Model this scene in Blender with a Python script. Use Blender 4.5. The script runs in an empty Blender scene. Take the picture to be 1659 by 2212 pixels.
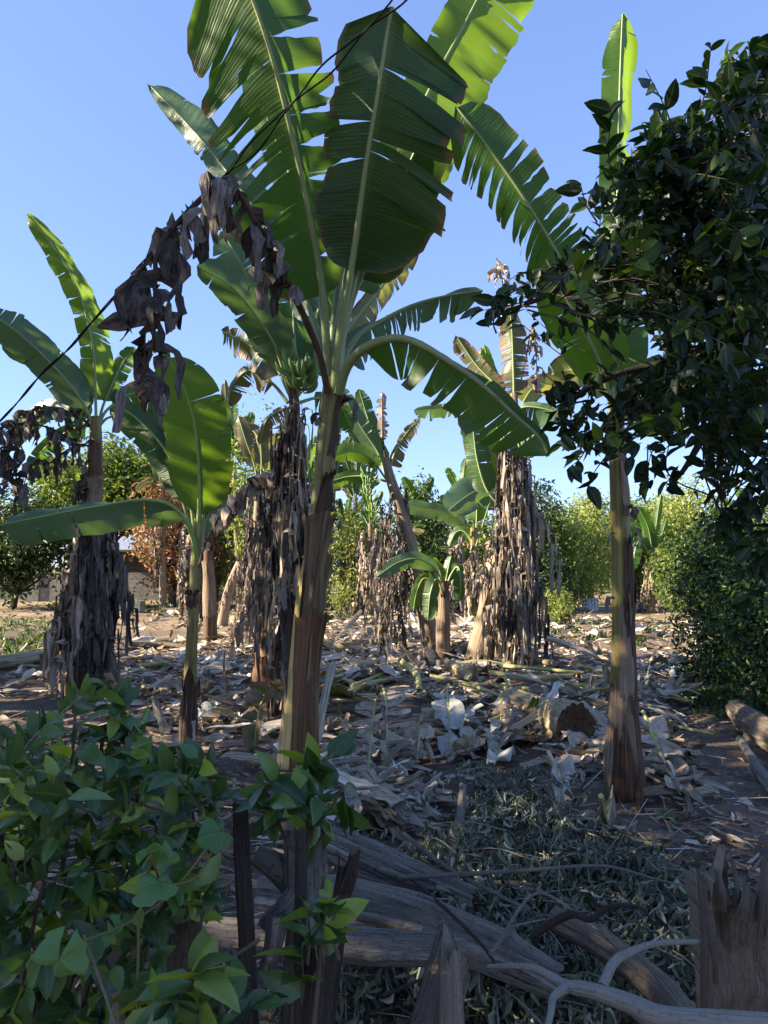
import bpy, math, random
import numpy as np
from math import sin, cos, pi, radians, atan2, sqrt
sc = bpy.context.scene
COL = sc.collection

# ---------------------------------------------------------------- camera
FP, CX, CY, HOR, EYE = 1534.0, 829.5, 1106.0, 1222.0, 1.6     # focal length and centre in photo pixels (1659 x 2212)
PITCH = math.atan((HOR - CY) / FP)
cam = bpy.data.cameras.new("camera")
cam.sensor_fit = 'VERTICAL'; cam.sensor_height = 34.6
cam.lens = FP / 2212 * 34.6
cam.clip_start = 0.05; cam.clip_end = 3000
camo = bpy.data.objects.new("camera", cam); COL.objects.link(camo)
camo.location = (0, 0, EYE); camo.rotation_euler = (pi / 2 + PITCH, 0, 0)
sc.camera = camo

# ---------------------------------------------------------------- sky, sun, exposure
SUN_EL = radians(25)
SUN_AZ = radians(-97)             # from +Y, clockwise positive: low sun from the left
SD = np.array([sin(SUN_AZ) * cos(SUN_EL), cos(SUN_AZ) * cos(SUN_EL), sin(SUN_EL)])
wd = bpy.data.worlds.new("World"); sc.world = wd; wd.use_nodes = True
nt = wd.node_tree; nt.nodes.clear()
sky = nt.nodes.new('ShaderNodeTexSky'); sky.sky_type = 'NISHITA'; sky.sun_disc = False
sky.sun_elevation = SUN_EL; sky.sun_rotation = SUN_AZ
sky.altitude = 300; sky.air_density = 1.0; sky.dust_density = 0.15; sky.ozone_density = 2.5
bg = nt.nodes.new('ShaderNodeBackground'); bg.inputs[1].default_value = 0.15
wo = nt.nodes.new('ShaderNodeOutputWorld')
m1 = nt.nodes.new('ShaderNodeVectorMath'); m1.operation = 'SCALE'; m1.inputs[3].default_value = 0.36
gm = nt.nodes.new('ShaderNodeGamma'); gm.inputs[1].default_value = 0.6
m2 = nt.nodes.new('ShaderNodeVectorMath'); m2.operation = 'MULTIPLY'; m2.inputs[1].default_value = (0.86, 1.01, 1.47)
nt.links.new(sky.outputs[0], m1.inputs[0]); nt.links.new(m1.outputs[0], gm.inputs[0]); nt.links.new(gm.outputs[0], m2.inputs[0])
nt.links.new(m2.outputs[0], bg.inputs[0]); nt.links.new(bg.outputs[0], wo.inputs[0])
sl = bpy.data.lights.new("sun", 'SUN'); sl.energy = 4.5; sl.angle = radians(0.5); sl.color = (1.0, 0.86, 0.66)
so = bpy.data.objects.new("sun", sl); COL.objects.link(so)
from mathutils import Vector
so.rotation_euler = Vector(SD).to_track_quat('Z', 'Y').to_euler()
so.location = tuple(SD * 40)
sc.view_settings.view_transform = 'Standard'; sc.view_settings.look = 'None'
sc.view_settings.exposure = 2.27; sc.view_settings.gamma = 1.0; sc.view_settings.use_curve_mapping = False
sc.cycles.max_bounces = 8; sc.cycles.transparent_max_bounces = 8
sc.cycles.sample_clamp_indirect = 6

# ---------------------------------------------------------------- pixel -> place
_cp, _sp = cos(PITCH), sin(PITCH)
def W(px, py, d):
    """point at forward distance d seen in the photograph at (px, py)"""
    x = (px - CX) / FP; y = -(py - CY) / FP
    v = np.array([x, _cp - y * _sp, _sp + y * _cp])
    return np.array([0, 0, EYE]) + v * (d / v[1])
def gh(x, y):
    """ground height"""
    x = np.asarray(x, float); y = np.asarray(y, float)
    h = 0.06 * np.sin(0.7 * x + 1.3) * np.sin(0.55 * y + 0.4) + 0.035 * np.sin(1.9 * x + 0.8 * y) + 0.02 * np.sin(3.7 * y - 2.1 * x + 1)
    near = np.clip((4.4 - y) / 2.5, 0, 1)
    h = h - 0.22 * near * near
    return h
def G(px, py, lift=0.0):
    """point on the ground seen at (px, py)"""
    x = (px - CX) / FP; y = -(py - CY) / FP
    v = np.array([x, _cp - y * _sp, _sp + y * _cp])
    z = 0.0
    for _ in range(12):
        t = (z + lift - EYE) / v[2]
        p = np.array([0, 0, EYE]) + v * t
        z = 0.5 * z + 0.5 * float(gh(p[0], p[1]))
    return p
# ---------------------------------------------------------------- mesh helpers
def unit(v):
    v = np.asarray(v, float); n = np.linalg.norm(v, axis=-1, keepdims=True); return v / np.maximum(n, 1e-9)
class MB:
    """collects vertices, quads and triangles; 'lv' carries (length in m, side -1..1, random) for the materials"""
    def __init__(self): self.v = []; self.lv = []; self.f = []; self.n = 0
    def add(self, v, faces, lv=None, mi=0):
        v = np.asarray(v, float).reshape(-1, 3)
        if lv is None: lv = np.zeros((len(v), 3))
        self.v.append(v); self.lv.append(np.asarray(lv, float).reshape(-1, 3))
        faces = np.asarray(faces, int)
        if faces.size: self.f.append((faces + self.n, mi))
        self.n += len(v)
    def grid(self, P, lv, mi=0, closed=False):
        """P: r x c x 3"""
        r, c = P.shape[:2]
        idx = np.arange(r * c).reshape(r, c)
        if closed: idx = np.hstack([idx, idx[:, :1]])
        q = np.stack([idx[:-1, :-1], idx[:-1, 1:], idx[1:, 1:], idx[1:, :-1]], -1).reshape(-1, 4)
        self.add(P.reshape(-1, 3), q, lv.reshape(-1, 3), mi)
    def build(self, name, mats, parent=None, org=None, smooth=True):
        V = np.concatenate(self.v) if self.v else np.zeros((0, 3))
        L = np.concatenate(self.lv) if self.lv else np.zeros((0, 3))
        if org is not None: V = V - np.asarray(org)
        me = bpy.data.meshes.new(name)
        me.vertices.add(len(V)); me.vertices.foreach_set('co', V.astype(np.float32).ravel())
        nl = sum(f.size for f, _ in self.f); npol = sum(len(f) for f, _ in self.f)
        me.loops.add(nl); me.polygons.add(npol)
        me.loops.foreach_set('vertex_index', np.concatenate([f.ravel() for f, _ in self.f]).astype(np.int32))
        st = []; mi = []; o = 0
        for f, m in self.f:
            k = f.shape[1]; st.append(o + np.arange(len(f)) * k); o += f.size; mi.append(np.full(len(f), m))
        me.polygons.foreach_set('loop_start', np.concatenate(st).astype(np.int32))
        me.polygons.foreach_set('material_index', np.concatenate(mi).astype(np.int32))
        me.polygons.foreach_set('use_smooth', np.full(npol, smooth))
        a = me.attributes.new('lv', 'FLOAT_VECTOR', 'POINT'); a.data.foreach_set('vector', L.astype(np.float32).ravel())
        me.update(calc_edges=True); me.validate()
        if not isinstance(mats, (list, tuple)): mats = [mats]
        for m in mats: me.materials.append(m)
        o = bpy.data.objects.new(name, me); COL.objects.link(o)
        if parent is not None: o.parent = parent
        return o
def tag(o, label, cat, group=None, kind=None):
    o['label'] = label
    if cat: o['category'] = cat
    if group: o['group'] = group
    if kind: o['kind'] = kind
    return o
def thing(name, loc, label, cat, group=None):
    o = bpy.data.objects.new(name, None); COL.objects.link(o); o.location = tuple(map(float, loc)); o.empty_display_size = 0.2
    return tag(o, label, cat, group)
def solo(mb, name, mats, loc, label, cat, group=None, kind=None, smooth=True):
    """a thing that is one mesh, its origin at its base"""
    o = mb.build(name, mats, None, loc, smooth); o.location = tuple(map(float, loc))
    return tag(o, label, cat, group, kind)
def struct(mb, name, mats, kind='structure', label=None):
    o = mb.build(name, mats); o['kind'] = kind
    if label: o['label'] = label
    return o
def curve(pts, n):
    """Catmull-Rom through pts, n points evenly spaced by length"""
    P = np.asarray(pts, float)
    if len(P) == 2:
        return P[0] + (P[1] - P[0]) * np.linspace(0, 1, n)[:, None]
    Q = np.vstack([2 * P[0] - P[1], P, 2 * P[-1] - P[-2]])
    out = []
    for i in range(1, len(Q) - 2):
        t = np.linspace(0, 1, 24, endpoint=False)[:, None]
        a, b, c, d = Q[i - 1], Q[i], Q[i + 1], Q[i + 2]
        out.append(0.5 * (2 * b + (c - a) * t + (2 * a - 5 * b + 4 * c - d) * t ** 2 + (3 * b - a - 3 * c + d) * t ** 3))
    out.append(P[-1:]); C = np.vstack(out)
    s = np.concatenate([[0], np.cumsum(np.linalg.norm(np.diff(C, axis=0), axis=1))])
    u = np.linspace(0, s[-1], n)
    return np.stack([np.interp(u, s, C[:, k]) for k in range(3)], 1)
def frames(P):
    T = unit(np.gradient(P, axis=0))
    a = np.array([0, 0, 1.0]) if abs(T[0][2]) < 0.9 else np.array([1.0, 0, 0])
    U = np.zeros_like(P); u = unit(np.cross(a, T[0]))
    for i in range(len(P)):
        u = unit(u - T[i] * (u @ T[i])); U[i] = u
    return T, U, np.cross(T, U)
def sines(rng, k=6, f0=1.0, f1=6.0):
    A = rng.normal(size=(k, 3)); A = unit(A) * rng.uniform(f0, f1, (k, 1)); ph = rng.uniform(0, 6.28, k)
    def f(p): return np.sin(np.asarray(p) @ A.T + ph).sum(-1) / sqrt(k)
    return f
def tube(mb, pts, rad, seg=10, n=None, rng=None, rough=0.0, mi=0, capm=None, rnd=0.5, jag=0.0, flat=1.0, freq=8, cup=0.0, slant=0.0, sdir=0.0, knots=0):
    """tapered tube; rad: list of radii spread along it; rough: surface lumps; jag: ragged far end"""
    n = n or max(4, 5 * (len(pts) - 1) + 1)
    C = curve(pts, n); T, U, V = frames(C)
    s = np.concatenate([[0], np.cumsum(np.linalg.norm(np.diff(C, axis=0), axis=1))])
    r = np.interp(np.linspace(0, 1, n), np.linspace(0, 1, len(rad)), rad)
    th = np.linspace(0, 2 * pi, seg, endpoint=False)
    rr = np.repeat(r[:, None], seg, 1)
    if rng is not None and rough:
        f = sines(rng, 8, freq * .4, freq * 1.6)
        q = np.stack([np.cos(th)[None].repeat(n, 0) * .35, np.sin(th)[None].repeat(n, 0) * .35, np.repeat(s[:, None], seg, 1) * .5], -1)
        rr = rr * (1 + rough * f(q))
        f2 = sines(rng, 10, freq * 1.5, freq * 5); rr = rr * (1 + rough * .32 * f2(q))
        if freq > 7: rr = rr * (1 + rough * .5 * rng.normal(size=seg)[None])
    for _ in range(knots):
        k0, a0, am, sz = rng.uniform(.1, .9) * n, rng.uniform(0, 6.28), rng.uniform(.12, .35), rng.uniform(.6, 1.4)
        rr = rr * (1 + am * np.exp(-((np.arange(n)[:, None] - k0) / (1.2 * sz)) ** 2 - (np.angle(np.exp(1j * (th - a0)))[None] / .45) ** 2))
    P = C[:, None] + (U[:, None] * np.cos(th)[None, :, None] + V[:, None] * np.sin(th)[None, :, None] * flat) * rr[..., None]
    if jag and rng is not None:
        j = rng.uniform(0, 1, seg) ** 1.5 * jag; j = 0.6 * j + 0.4 * np.roll(j, 1)
        P[-1] += T[-1] * j[:, None]
    if slant:
        kk = np.clip((np.arange(n) - n * .6) / (n * .4), 0, 1); dv = np.array([cos(sdir), 0, sin(sdir)])
        sl_ = ((P - C[:, None]) @ dv) / np.maximum(r[:, None], 1e-6)
        P = P + T[:, None] * (slant * kk[:, None] * sl_)[..., None]
    lv = np.stack([np.repeat(s[:, None], seg, 1), np.repeat(np.cos(th)[None], n, 0) , np.full((n, seg), rnd)], -1)
    mb.grid(P, lv, mi, closed=True)
    for ring, c, sg in ((P[0], C[0], 1), (P[-1], C[-1] - T[-1] * r[-1] * cup, -1)):
        k = len(ring); vv = np.vstack([ring, ring * .45 + c * .55, c[None]])
        fa = [[i, (i + 1) % k, k + (i + 1) % k, k + i][::-sg] for i in range(k)]
        l2 = np.column_stack([np.concatenate([np.zeros(k), np.full(k, .55), [1]]), np.concatenate([np.cos(th), np.cos(th), [0]]), np.full(2 * k + 1, rnd)])
        mm = mi if capm is None else capm
        n0 = mb.n
        mb.add(vv, fa, l2, mm)
        mb.f.append((np.array([[k + i, k + (i + 1) % k, 2 * k][::-sg] for i in range(k)]) + n0, mm))
    return C
def scatter(mb, tmpl, faces, tlv, pos, X, Y, Z, size, rnd, mi=0):
    """n copies of a small leaf template in one mesh; X, Y, Z: n x 3 axes, size: n"""
    pos = np.asarray(pos, float); n = len(pos); k = len(tmpl)
    size = np.asarray(size, float)
    if size.ndim == 1: size = np.repeat(size[:, None], 3, 1)
    V = (pos[:, None] + X[:, None] * (tmpl[None, :, 0:1] * size[:, None, 0:1]) + Y[:, None] * (tmpl[None, :, 1:2] * size[:, None, 1:2])
         + Z[:, None] * (tmpl[None, :, 2:3] * size[:, None, 2:3]))
    lv = np.repeat(tlv[None], n, 0).copy(); lv[..., 2] = np.asarray(rnd)[:, None]
    F = (np.arange(n)[:, None, None] * k + np.asarray(faces)[None]).reshape(-1, len(faces[0]))
    mb.add(V.reshape(-1, 3), F, lv.reshape(-1, 3), mi)
def leaf_template(rows=5, fold=0.25, curl=0.15, wide=0.42, shape=0.0, wavy=0.0):
    """leaf along +Y of length 1, normal +Z"""
    t = np.linspace(0, 1, rows); w = wide / 2 * np.sin(pi * np.clip(t, 0.02, 0.985) ** (0.8 + shape)) ** 0.75
    w[0] = .02; w[-1] = .004
    P = np.zeros((rows, 3, 3)); L = np.zeros((rows, 3, 3))
    for j, s in enumerate((-1, 0, 1)):
        P[:, j, 0] = s * w; P[:, j, 1] = t; P[:, j, 2] = abs(s) * w * fold * 2 - curl * t * t + wavy * abs(s) * np.sin(t * 9 + s) * w
        L[:, j, 0] = t; L[:, j, 1] = s
    idx = np.arange(rows * 3).reshape(rows, 3)
    q = np.stack([idx[:-1, :-1], idx[:-1, 1:], idx[1:, 1:], idx[1:, :-1]], -1).reshape(-1, 4)
    return P.reshape(-1, 3), q, L.reshape(-1, 3)
def axes_from(d, nrm):
    Y = unit(d); X = unit(np.cross(Y, nrm)); Z = np.cross(X, Y); return X, Y, Z
def in_poly(px, py, poly):
    poly = np.asarray(poly, float); c = np.zeros(len(px), bool); j = len(poly) - 1
    for i in range(len(poly)):
        xi, yi = poly[i]; xj, yj = poly[j]
        m = ((yi > py) != (yj > py)) & (px < (xj - xi) * (py - yi) / (yj - yi + 1e-12) + xi)
        c ^= m; j = i
    return c
def sample_poly(rng, poly, n):
    poly = np.asarray(poly, float); lo, hi = poly.min(0), poly.max(0); out = np.zeros((0, 2))
    while len(out) < n:
        q = rng.uniform(lo, hi, (n * 2, 2)); out = np.vstack([out, q[in_poly(q[:, 0], q[:, 1], poly)]])
    return out[:n]

# ---------------------------------------------------------------- materials
def newmat(name):
    m = bpy.data.materials.new(name); m.use_nodes = True; t = m.node_tree; t.nodes.clear()
    return m, t
class NT:
    def __init__(self, t): self.t = t
    def n(self, typ, props=None, **ins):
        nd = self.t.nodes.new(typ)
        for k, v in (props or {}).items(): setattr(nd, k, v)
        for k, v in ins.items():
            self.set(nd.inputs[int(k[1:])] if k[0] == 'i' and k[1:].isdigit() else nd.inputs[k.replace('_', ' ')], v)
        return nd
    def set(self, s, v):
        if hasattr(v, 'is_output') : self.t.links.new(v, s)
        elif isinstance(v, tuple) and len(v) == 3 and s.type == 'RGBA': s.default_value = v + (1,)
        else: s.default_value = v
    def math(self, op, a, b=0.0, c=0.0, clamp=False):
        nd = self.n('ShaderNodeMath', {'operation': op, 'use_clamp': clamp}, i0=a, i1=b, i2=c); return nd.outputs[0]
    def mix(self, f, a, b):
        nd = self.n('ShaderNodeMix', {'data_type': 'RGBA'}); self.set(nd.inputs[0], f); self.set(nd.inputs[6], a); self.set(nd.inputs[7], b); return nd.outputs[2]
    def noise(self, vec, scale, detail=3.0, rough=0.55):
        return self.n('ShaderNodeTexNoise', None, Vector=vec, Scale=scale, Detail=detail, Roughness=rough).outputs['Fac']
    def ramp(self, f, stops):
        nd = self.n('ShaderNodeValToRGB'); self.set(nd.inputs[0], f); e = nd.color_ramp.elements
        while len(e) < len(stops): e.new(0.5)
        for el, (p, c) in zip(e, stops): el.position = p; el.color = (c + (1,)) if len(c) == 3 else c
        return nd.outputs[0]
    def lv(self):
        a = self.n('ShaderNodeAttribute', {'attribute_name': 'lv'}); s = self.n('ShaderNodeSeparateXYZ', None, i0=a.outputs['Vector'])
        return s.outputs[0], s.outputs[1], s.outputs[2]
    def vec(self, x, y, z): return self.n('ShaderNodeCombineXYZ', None, i0=x, i1=y, i2=z).outputs[0]
    def obj(self): return self.n('ShaderNodeTexCoord').outputs['Object']
    def rand(self): return self.n('ShaderNodeObjectInfo').outputs['Random']
    def bump(self, h, strength, dist): return self.n('ShaderNodeBump', None, Strength=strength, Distance=dist, Height=h).outputs[0]
    def out(self, sh): self.t.links.new(sh, self.n('ShaderNodeOutputMaterial').inputs[0])
    def pbsdf(self, col, rough, spec=0.4, normal=None):
        p = self.n('ShaderNodeBsdfPrincipled', None, Base_Color=col, Roughness=rough, Specular_IOR_Level=spec)
        if normal is not None: self.t.links.new(normal, p.inputs['Normal'])
        return p.outputs[0]
    def mixsh(self, f, a, b):
        nd = self.n('ShaderNodeMixShader'); self.set(nd.inputs[0], f); self.t.links.new(a, nd.inputs[1]); self.t.links.new(b, nd.inputs[2]); return nd.outputs[0]
    def transl(self, col): return self.n('ShaderNodeBsdfTranslucent', None, Color=col).outputs[0]

def banana_leaf_mat(name, c1, c2, tr, tf=0.4, edge=0.12, edgecol=(0.16, 0.09, 0.035), rough=0.42, spec=0.45):
    m, t = newmat(name); N = NT(t); u, s, r = N.lv(); rd = N.rand()
    a = N.math('ABSOLUTE', s)
    v1 = N.noise(N.vec(N.math('MULTIPLY', u, 26.0), N.math('MULTIPLY', s, 1.4), N.math('MULTIPLY', rd, 30.0)), 1.0, 3)
    big = N.noise(N.vec(N.math('MULTIPLY', u, 2.5), N.math('MULTIPLY', s, 1.3), N.math('MULTIPLY', rd, 50.0)), 1.0, 2)
    vein = N.math('SINE', N.math('MULTIPLY', u, 260.0))
    f = N.math('ADD', N.math('MULTIPLY', v1, 0.75), N.math('MULTIPLY', big, 0.55))
    f = N.math('ADD', N.math('SUBTRACT', f, 0.18), N.math('MULTIPLY', N.math('SUBTRACT', r, 0.5), 0.5), clamp=True)
    col = N.mix(f, c1, c2)
    glow = N.math('SUBTRACT', 1.0, N.math('MULTIPLY', a, 9.0), clamp=True)     # paler next to the midrib
    col = N.mix(N.math('MULTIPLY', glow, 0.5), col, (0.2, 0.27, 0.07))
    nz = N.noise(N.vec(N.math('MULTIPLY', u, 14.0), N.math('MULTIPLY', s, 2.0), N.math('MULTIPLY', rd, 9.0)), 1.0, 4)
    e = N.math('MULTIPLY', N.math('SUBTRACT', N.math('ADD', a, N.math('MULTIPLY', N.math('SUBTRACT', nz, 0.5), 1.1 * edge + 0.12)), 1.02 - edge), 9.0, clamp=True)
    spot = N.math('MULTIPLY', N.math('SUBTRACT', N.noise(N.vec(N.math('MULTIPLY', u, 9.0), N.math('MULTIPLY', s, 5.0), rd), 2.0, 2), 0.72), 14.0, clamp=True)
    e = N.math('MAXIMUM', e, spot)
    col = N.mix(e, col, edgecol)
    tcol = N.mix(f, tr, tuple(x * 0.72 for x in tr)); tcol = N.mix(e, tcol, tuple(x * 1.2 for x in edgecol))
    bp = N.bump(N.math('ADD', v1, N.math('MULTIPLY', vein, 0.06)), 0.5, 0.012)
    N.out(N.mixsh(tf, N.pbsdf(col, rough, spec, bp), N.transl(tcol))); return m
def midrib_mat(name, a, b):
    m, t = newmat(name); N = NT(t); u, s, r = N.lv()
    f = N.noise(N.vec(N.math('MULTIPLY', u, 3.0), N.math('MULTIPLY', s, 6.0), 0.0), 2.0, 4)
    d = N.math('MULTIPLY', N.math('SUBTRACT', N.noise(N.vec(N.math('MULTIPLY', u, 8.0), s, 3.0), 2.0, 4), 0.62), 6.0, clamp=True)
    col = N.mix(d, N.mix(f, a, b), (0.05, 0.028, 0.014))
    N.out(N.pbsdf(col, 0.45, 0.4)); return m
def streak_mat(name, stops, fu=1.5, fs=9.0, bump=0.5, rough=0.75, blot=0.35, blotcol=(0.02, 0.012, 0.008), tl=0.0):
    """fibres running along the length u"""
    m, t = newmat(name); N = NT(t); u, s, r = N.lv(); rd = N.rand()
    z = N.math('ADD', N.math('MULTIPLY', rd, 20.0), N.math('MULTIPLY', r, 7.0))
    f = N.noise(N.vec(N.math('MULTIPLY', u, fu), N.math('MULTIPLY', s, fs), z), 1.0, 5, 0.65)
    f = N.math('ADD', f, N.math('MULTIPLY', N.math('SUBTRACT', r, 0.5), 0.45))
    col = N.ramp(f, stops)
    b = N.noise(N.vec(N.math('MULTIPLY', u, 3.2), N.math('MULTIPLY', s, 2.2), N.math('ADD', z, 5.0)), 1.6, 5, 0.6)
    b = N.math('MULTIPLY', N.math('SUBTRACT', b, 0.60 - blot * 0.25), 4.5, clamp=True); b = N.math('MULTIPLY', b, 0.8)
    if blot: col = N.mix(b, col, blotcol)
    bp = N.bump(f, bump, 0.02)
    sh = N.pbsdf(col, rough, 0.25, bp)
    if tl: sh = N.mixsh(tl, sh, N.transl(col))
    N.out(sh); return m
def foliage_mat(name, stops, tf=0.35, tboost=(1.6, 1.7, 0.6), rough=0.5, spec=0.35):
    m, t = newmat(name); N = NT(t); u, s, r = N.lv()
    col = N.ramp(r, stops)
    col = N.mix(N.math('MULTIPLY', N.math('SUBTRACT', 1.0, N.math('MULTIPLY', N.math('ABSOLUTE', s), 6.0), clamp=True), 0.35), col, (0.16, 0.2, 0.07))
    tc = N.n('ShaderNodeMix', {'data_type': 'RGBA', 'blend_type': 'MULTIPLY'}); N.set(tc.inputs[0], 1.0); N.set(tc.inputs[6], col); N.set(tc.inputs[7], tboost)
    N.out(N.mixsh(tf, N.pbsdf(col, rough, spec), N.transl(tc.outputs[2]))); return m
def bark_mat(name, a, b, c, scale=6.0, stretch=0.25, bump=0.8):
    m, t = newmat(name); N = NT(t); u, s, r = N.lv(); o = N.obj()
    f = N.noise(N.vec(N.math('MULTIPLY', u, 4.0), N.math('MULTIPLY', s, 12.0), N.math('MULTIPLY', r, 9.0)), 1.0, 8, 0.72)
    fine = N.noise(N.vec(N.math('MULTIPLY', u, 22.0), N.math('MULTIPLY', s, 34.0), 2.0), 1.0, 5, 0.7)
    g = N.noise(o, scale, 6, 0.7)
    v = N.n('ShaderNodeTexVoronoi', {'feature': 'DISTANCE_TO_EDGE'}, Vector=N.vec(N.math('MULTIPLY', u, 9.0), N.math('MULTIPLY', s, 8.0), g), Scale=1.0).outputs[0]
    crack = N.math('SUBTRACT', 1.0, N.math('MULTIPLY', v, 9.0), clamp=True)
    col = N.mix(N.math('MULTIPLY', N.math('SUBTRACT', N.math('ADD', N.math('MULTIPLY', f, .6), N.math('MULTIPLY', fine, .4)), .36), 3.6, clamp=True), a, b)
    col = N.mix(N.math('MULTIPLY', N.math('SUBTRACT', g, 0.5), 4.0, clamp=True), col, c)
    sp = N.math('MULTIPLY', N.math('SUBTRACT', N.noise(o, scale * 9, 4, .75), .56), 9.0, clamp=True); col = N.mix(N.math('MULTIPLY', sp, .65), col, tuple(x * .3 for x in a))
    cr2 = N.math('MULTIPLY', N.math('SUBTRACT', 0.40, N.noise(N.vec(N.math('MULTIPLY', u, 2.2), N.math('MULTIPLY', s, 15.0), N.math('MULTIPLY', g, 1.5)), 1.0, 4, .6)), 16.0, clamp=True)
    col = N.mix(N.math('MULTIPLY', cr2, .8), col, tuple(x * .3 for x in a))
    col = N.mix(N.math('MULTIPLY', crack, 0.18), col, tuple(x * .35 for x in a))
    h = N.math('SUBTRACT', N.math('ADD', N.math('SUBTRACT', f, N.math('MULTIPLY', cr2, .5)), N.math('ADD', N.math('MULTIPLY', fine, .6), N.math('MULTIPLY', g, 0.6))), N.math('MULTIPLY', crack, .12))
    N.out(N.pbsdf(col, 0.85, 0.2, N.bump(h, bump, 0.07))); return m
M = {}
M['leaf'] = banana_leaf_mat('banana leaf green', (0.018, 0.056, 0.012), (0.044, 0.112, 0.022), (0.11, 0.215, 0.016), 0.45, 0.12)
M['leaf_dark'] = banana_leaf_mat('shaded banana leaf', (0.012, 0.038, 0.009), (0.030, 0.078, 0.016), (0.06, 0.125, 0.012), 0.4, 0.12)  # darker copy of the green leaf; the crown's shade is in its colour
M['leaf_blue'] = banana_leaf_mat('banana leaf upper side', (0.05, 0.105, 0.055), (0.10, 0.17, 0.09), (0.13, 0.23, 0.04), 0.35, 0.06)
M['leaf_young'] = banana_leaf_mat('young and sunlit banana leaf', (0.035, 0.095, 0.014), (0.065, 0.145, 0.022), (0.22, 0.36, 0.015), 0.55, 0.03)  # transmitted colour brightened to stand in for sun shining through the blade
M['leaf_yellow'] = banana_leaf_mat('yellowing and sunlit banana leaf', (0.13, 0.16, 0.03), (0.26, 0.24, 0.05), (0.36, 0.36, 0.04), 0.45, 0.3, (0.19, 0.10, 0.04))
M['leaf_old'] = banana_leaf_mat('half dry banana leaf', (0.05, 0.07, 0.02), (0.12, 0.12, 0.035), (0.2, 0.2, 0.03), 0.35, 0.45, (0.17, 0.105, 0.055))
M['rib'] = midrib_mat('leaf midrib', (0.17, 0.22, 0.075), (0.27, 0.31, 0.13))
M['rib_young'] = midrib_mat('young midrib', (0.16, 0.27, 0.06), (0.25, 0.36, 0.10))
M['rib_dark'] = streak_mat('dry petiole', [(0.3, (0.03, 0.017, 0.011)), (0.55, (0.085, 0.05, 0.032)), (0.75, (0.16, 0.10, 0.065))], 2, 6)
M['dry'] = streak_mat('dry leaf', [(0.2, (0.10, 0.073, 0.05)), (0.42, (0.26, 0.20, 0.145)), (0.6, (0.42, 0.345, 0.26)), (0.8, (0.58, 0.50, 0.40))], 14, 3, 0.6, 0.8, 0.25, (0.03, 0.02, 0.014), 0.15)
M['dry_dark'] = streak_mat('dark withered leaf', [(0.25, (0.04, 0.033, 0.028)), (0.5, (0.12, 0.102, 0.087)), (0.75, (0.27, 0.238, 0.205))], 16, 3, 0.9, 0.8, 0.3, (0.012, 0.008, 0.006), 0.12)
M['litter'] = streak_mat('leaf litter', [(0.2, (0.06, 0.040, 0.026)), (0.38, (0.19, 0.135, 0.085)), (0.52, (0.36, 0.28, 0.19)), (0.64, (0.53, 0.465, 0.37)), (0.78, (0.72, 0.69, 0.62))], 3, 14, 0.6, 0.85, 0.2, (0.04, 0.026, 0.018), 0.1)
M['pale'] = streak_mat('bleached fallen leaf', [(0.25, (0.22, 0.19, 0.15)), (0.5, (0.40, 0.385, 0.34)), (0.75, (0.52, 0.53, 0.50))], 22, 2, 0.5, 0.7, 0.12, (0.11, 0.08, 0.05), 0.15)
M['stem'] = streak_mat('green banana stem', [(0.25, (0.07, 0.045, 0.02)), (0.42, (0.14, 0.115, 0.036)), (0.58, (0.22, 0.195, 0.06)), (0.8, (0.30, 0.265, 0.11))], 1.1, 8, 0.5, 0.45, 0.28, (0.085, 0.046, 0.024))
M['stem_brown'] = streak_mat('brown banana stem', [(0.25, (0.028, 0.016, 0.011)), (0.45, (0.085, 0.047, 0.028)), (0.62, (0.17, 0.10, 0.058)), (0.82, (0.30, 0.20, 0.12))], 1.3, 11, 0.9, 0.7, 0.15)
M['sheath_red'] = streak_mat('rust brown sheath', [(0.25, (0.022, 0.011, 0.007)), (0.48, (0.08, 0.038, 0.019)), (0.7, (0.18, 0.095, 0.042))], 1.2, 10, 0.7, 0.5, 0.15)
M['sheath_mid'] = streak_mat('olive brown sheath', [(0.25, (0.05, 0.03, 0.018)), (0.48, (0.145, 0.10, 0.052)), (0.7, (0.26, 0.20, 0.105))], 1.1, 9, 0.6, 0.6, 0.3)
M['sheath_yellow'] = streak_mat('yellow sheath', [(0.25, (0.26, 0.15, 0.04)), (0.5, (0.44, 0.30, 0.085)), (0.75, (0.55, 0.43, 0.17))], 0.8, 6, 0.3, 0.5, 0.12, (0.13, 0.07, 0.03))
M['sheath_tan'] = streak_mat('tan dry sheath', [(0.25, (0.09, 0.06, 0.04)), (0.5, (0.24, 0.175, 0.115)), (0.75, (0.40, 0.32, 0.23))], 1.5, 11, 0.8, 0.75, 0.1)
M['cut_stem'] = streak_mat('fallen banana stem', [(0.25, (0.10, 0.07, 0.04)), (0.5, (0.27, 0.22, 0.12)), (0.75, (0.42, 0.36, 0.22))], 1.5, 8, 0.5, 0.6, 0.35, (0.06, 0.035, 0.02))
M['petiole_pale'] = streak_mat('fallen petiole', [(0.25, (0.22, 0.18, 0.06)), (0.5, (0.38, 0.36, 0.13)), (0.75, (0.50, 0.49, 0.24))], 1.5, 6, 0.4, 0.6, 0.2, (0.08, 0.05, 0.03))
M['banana'] = midrib_mat('green banana skin', (0.10, 0.2, 0.045), (0.17, 0.27, 0.07))
M['bark'] = bark_mat('grey bark', (0.14, 0.12, 0.10), (0.52, 0.47, 0.40), (0.28, 0.235, 0.19), 7)
M['bark_dark'] = bark_mat('dark bark', (0.035, 0.028, 0.022), (0.19, 0.15, 0.12), (0.075, 0.06, 0.048), 9)
M['bark_brown'] = bark_mat('brown weathered wood', (0.10, 0.074, 0.054), (0.42, 0.335, 0.25), (0.20, 0.15, 0.108), 8)
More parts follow.
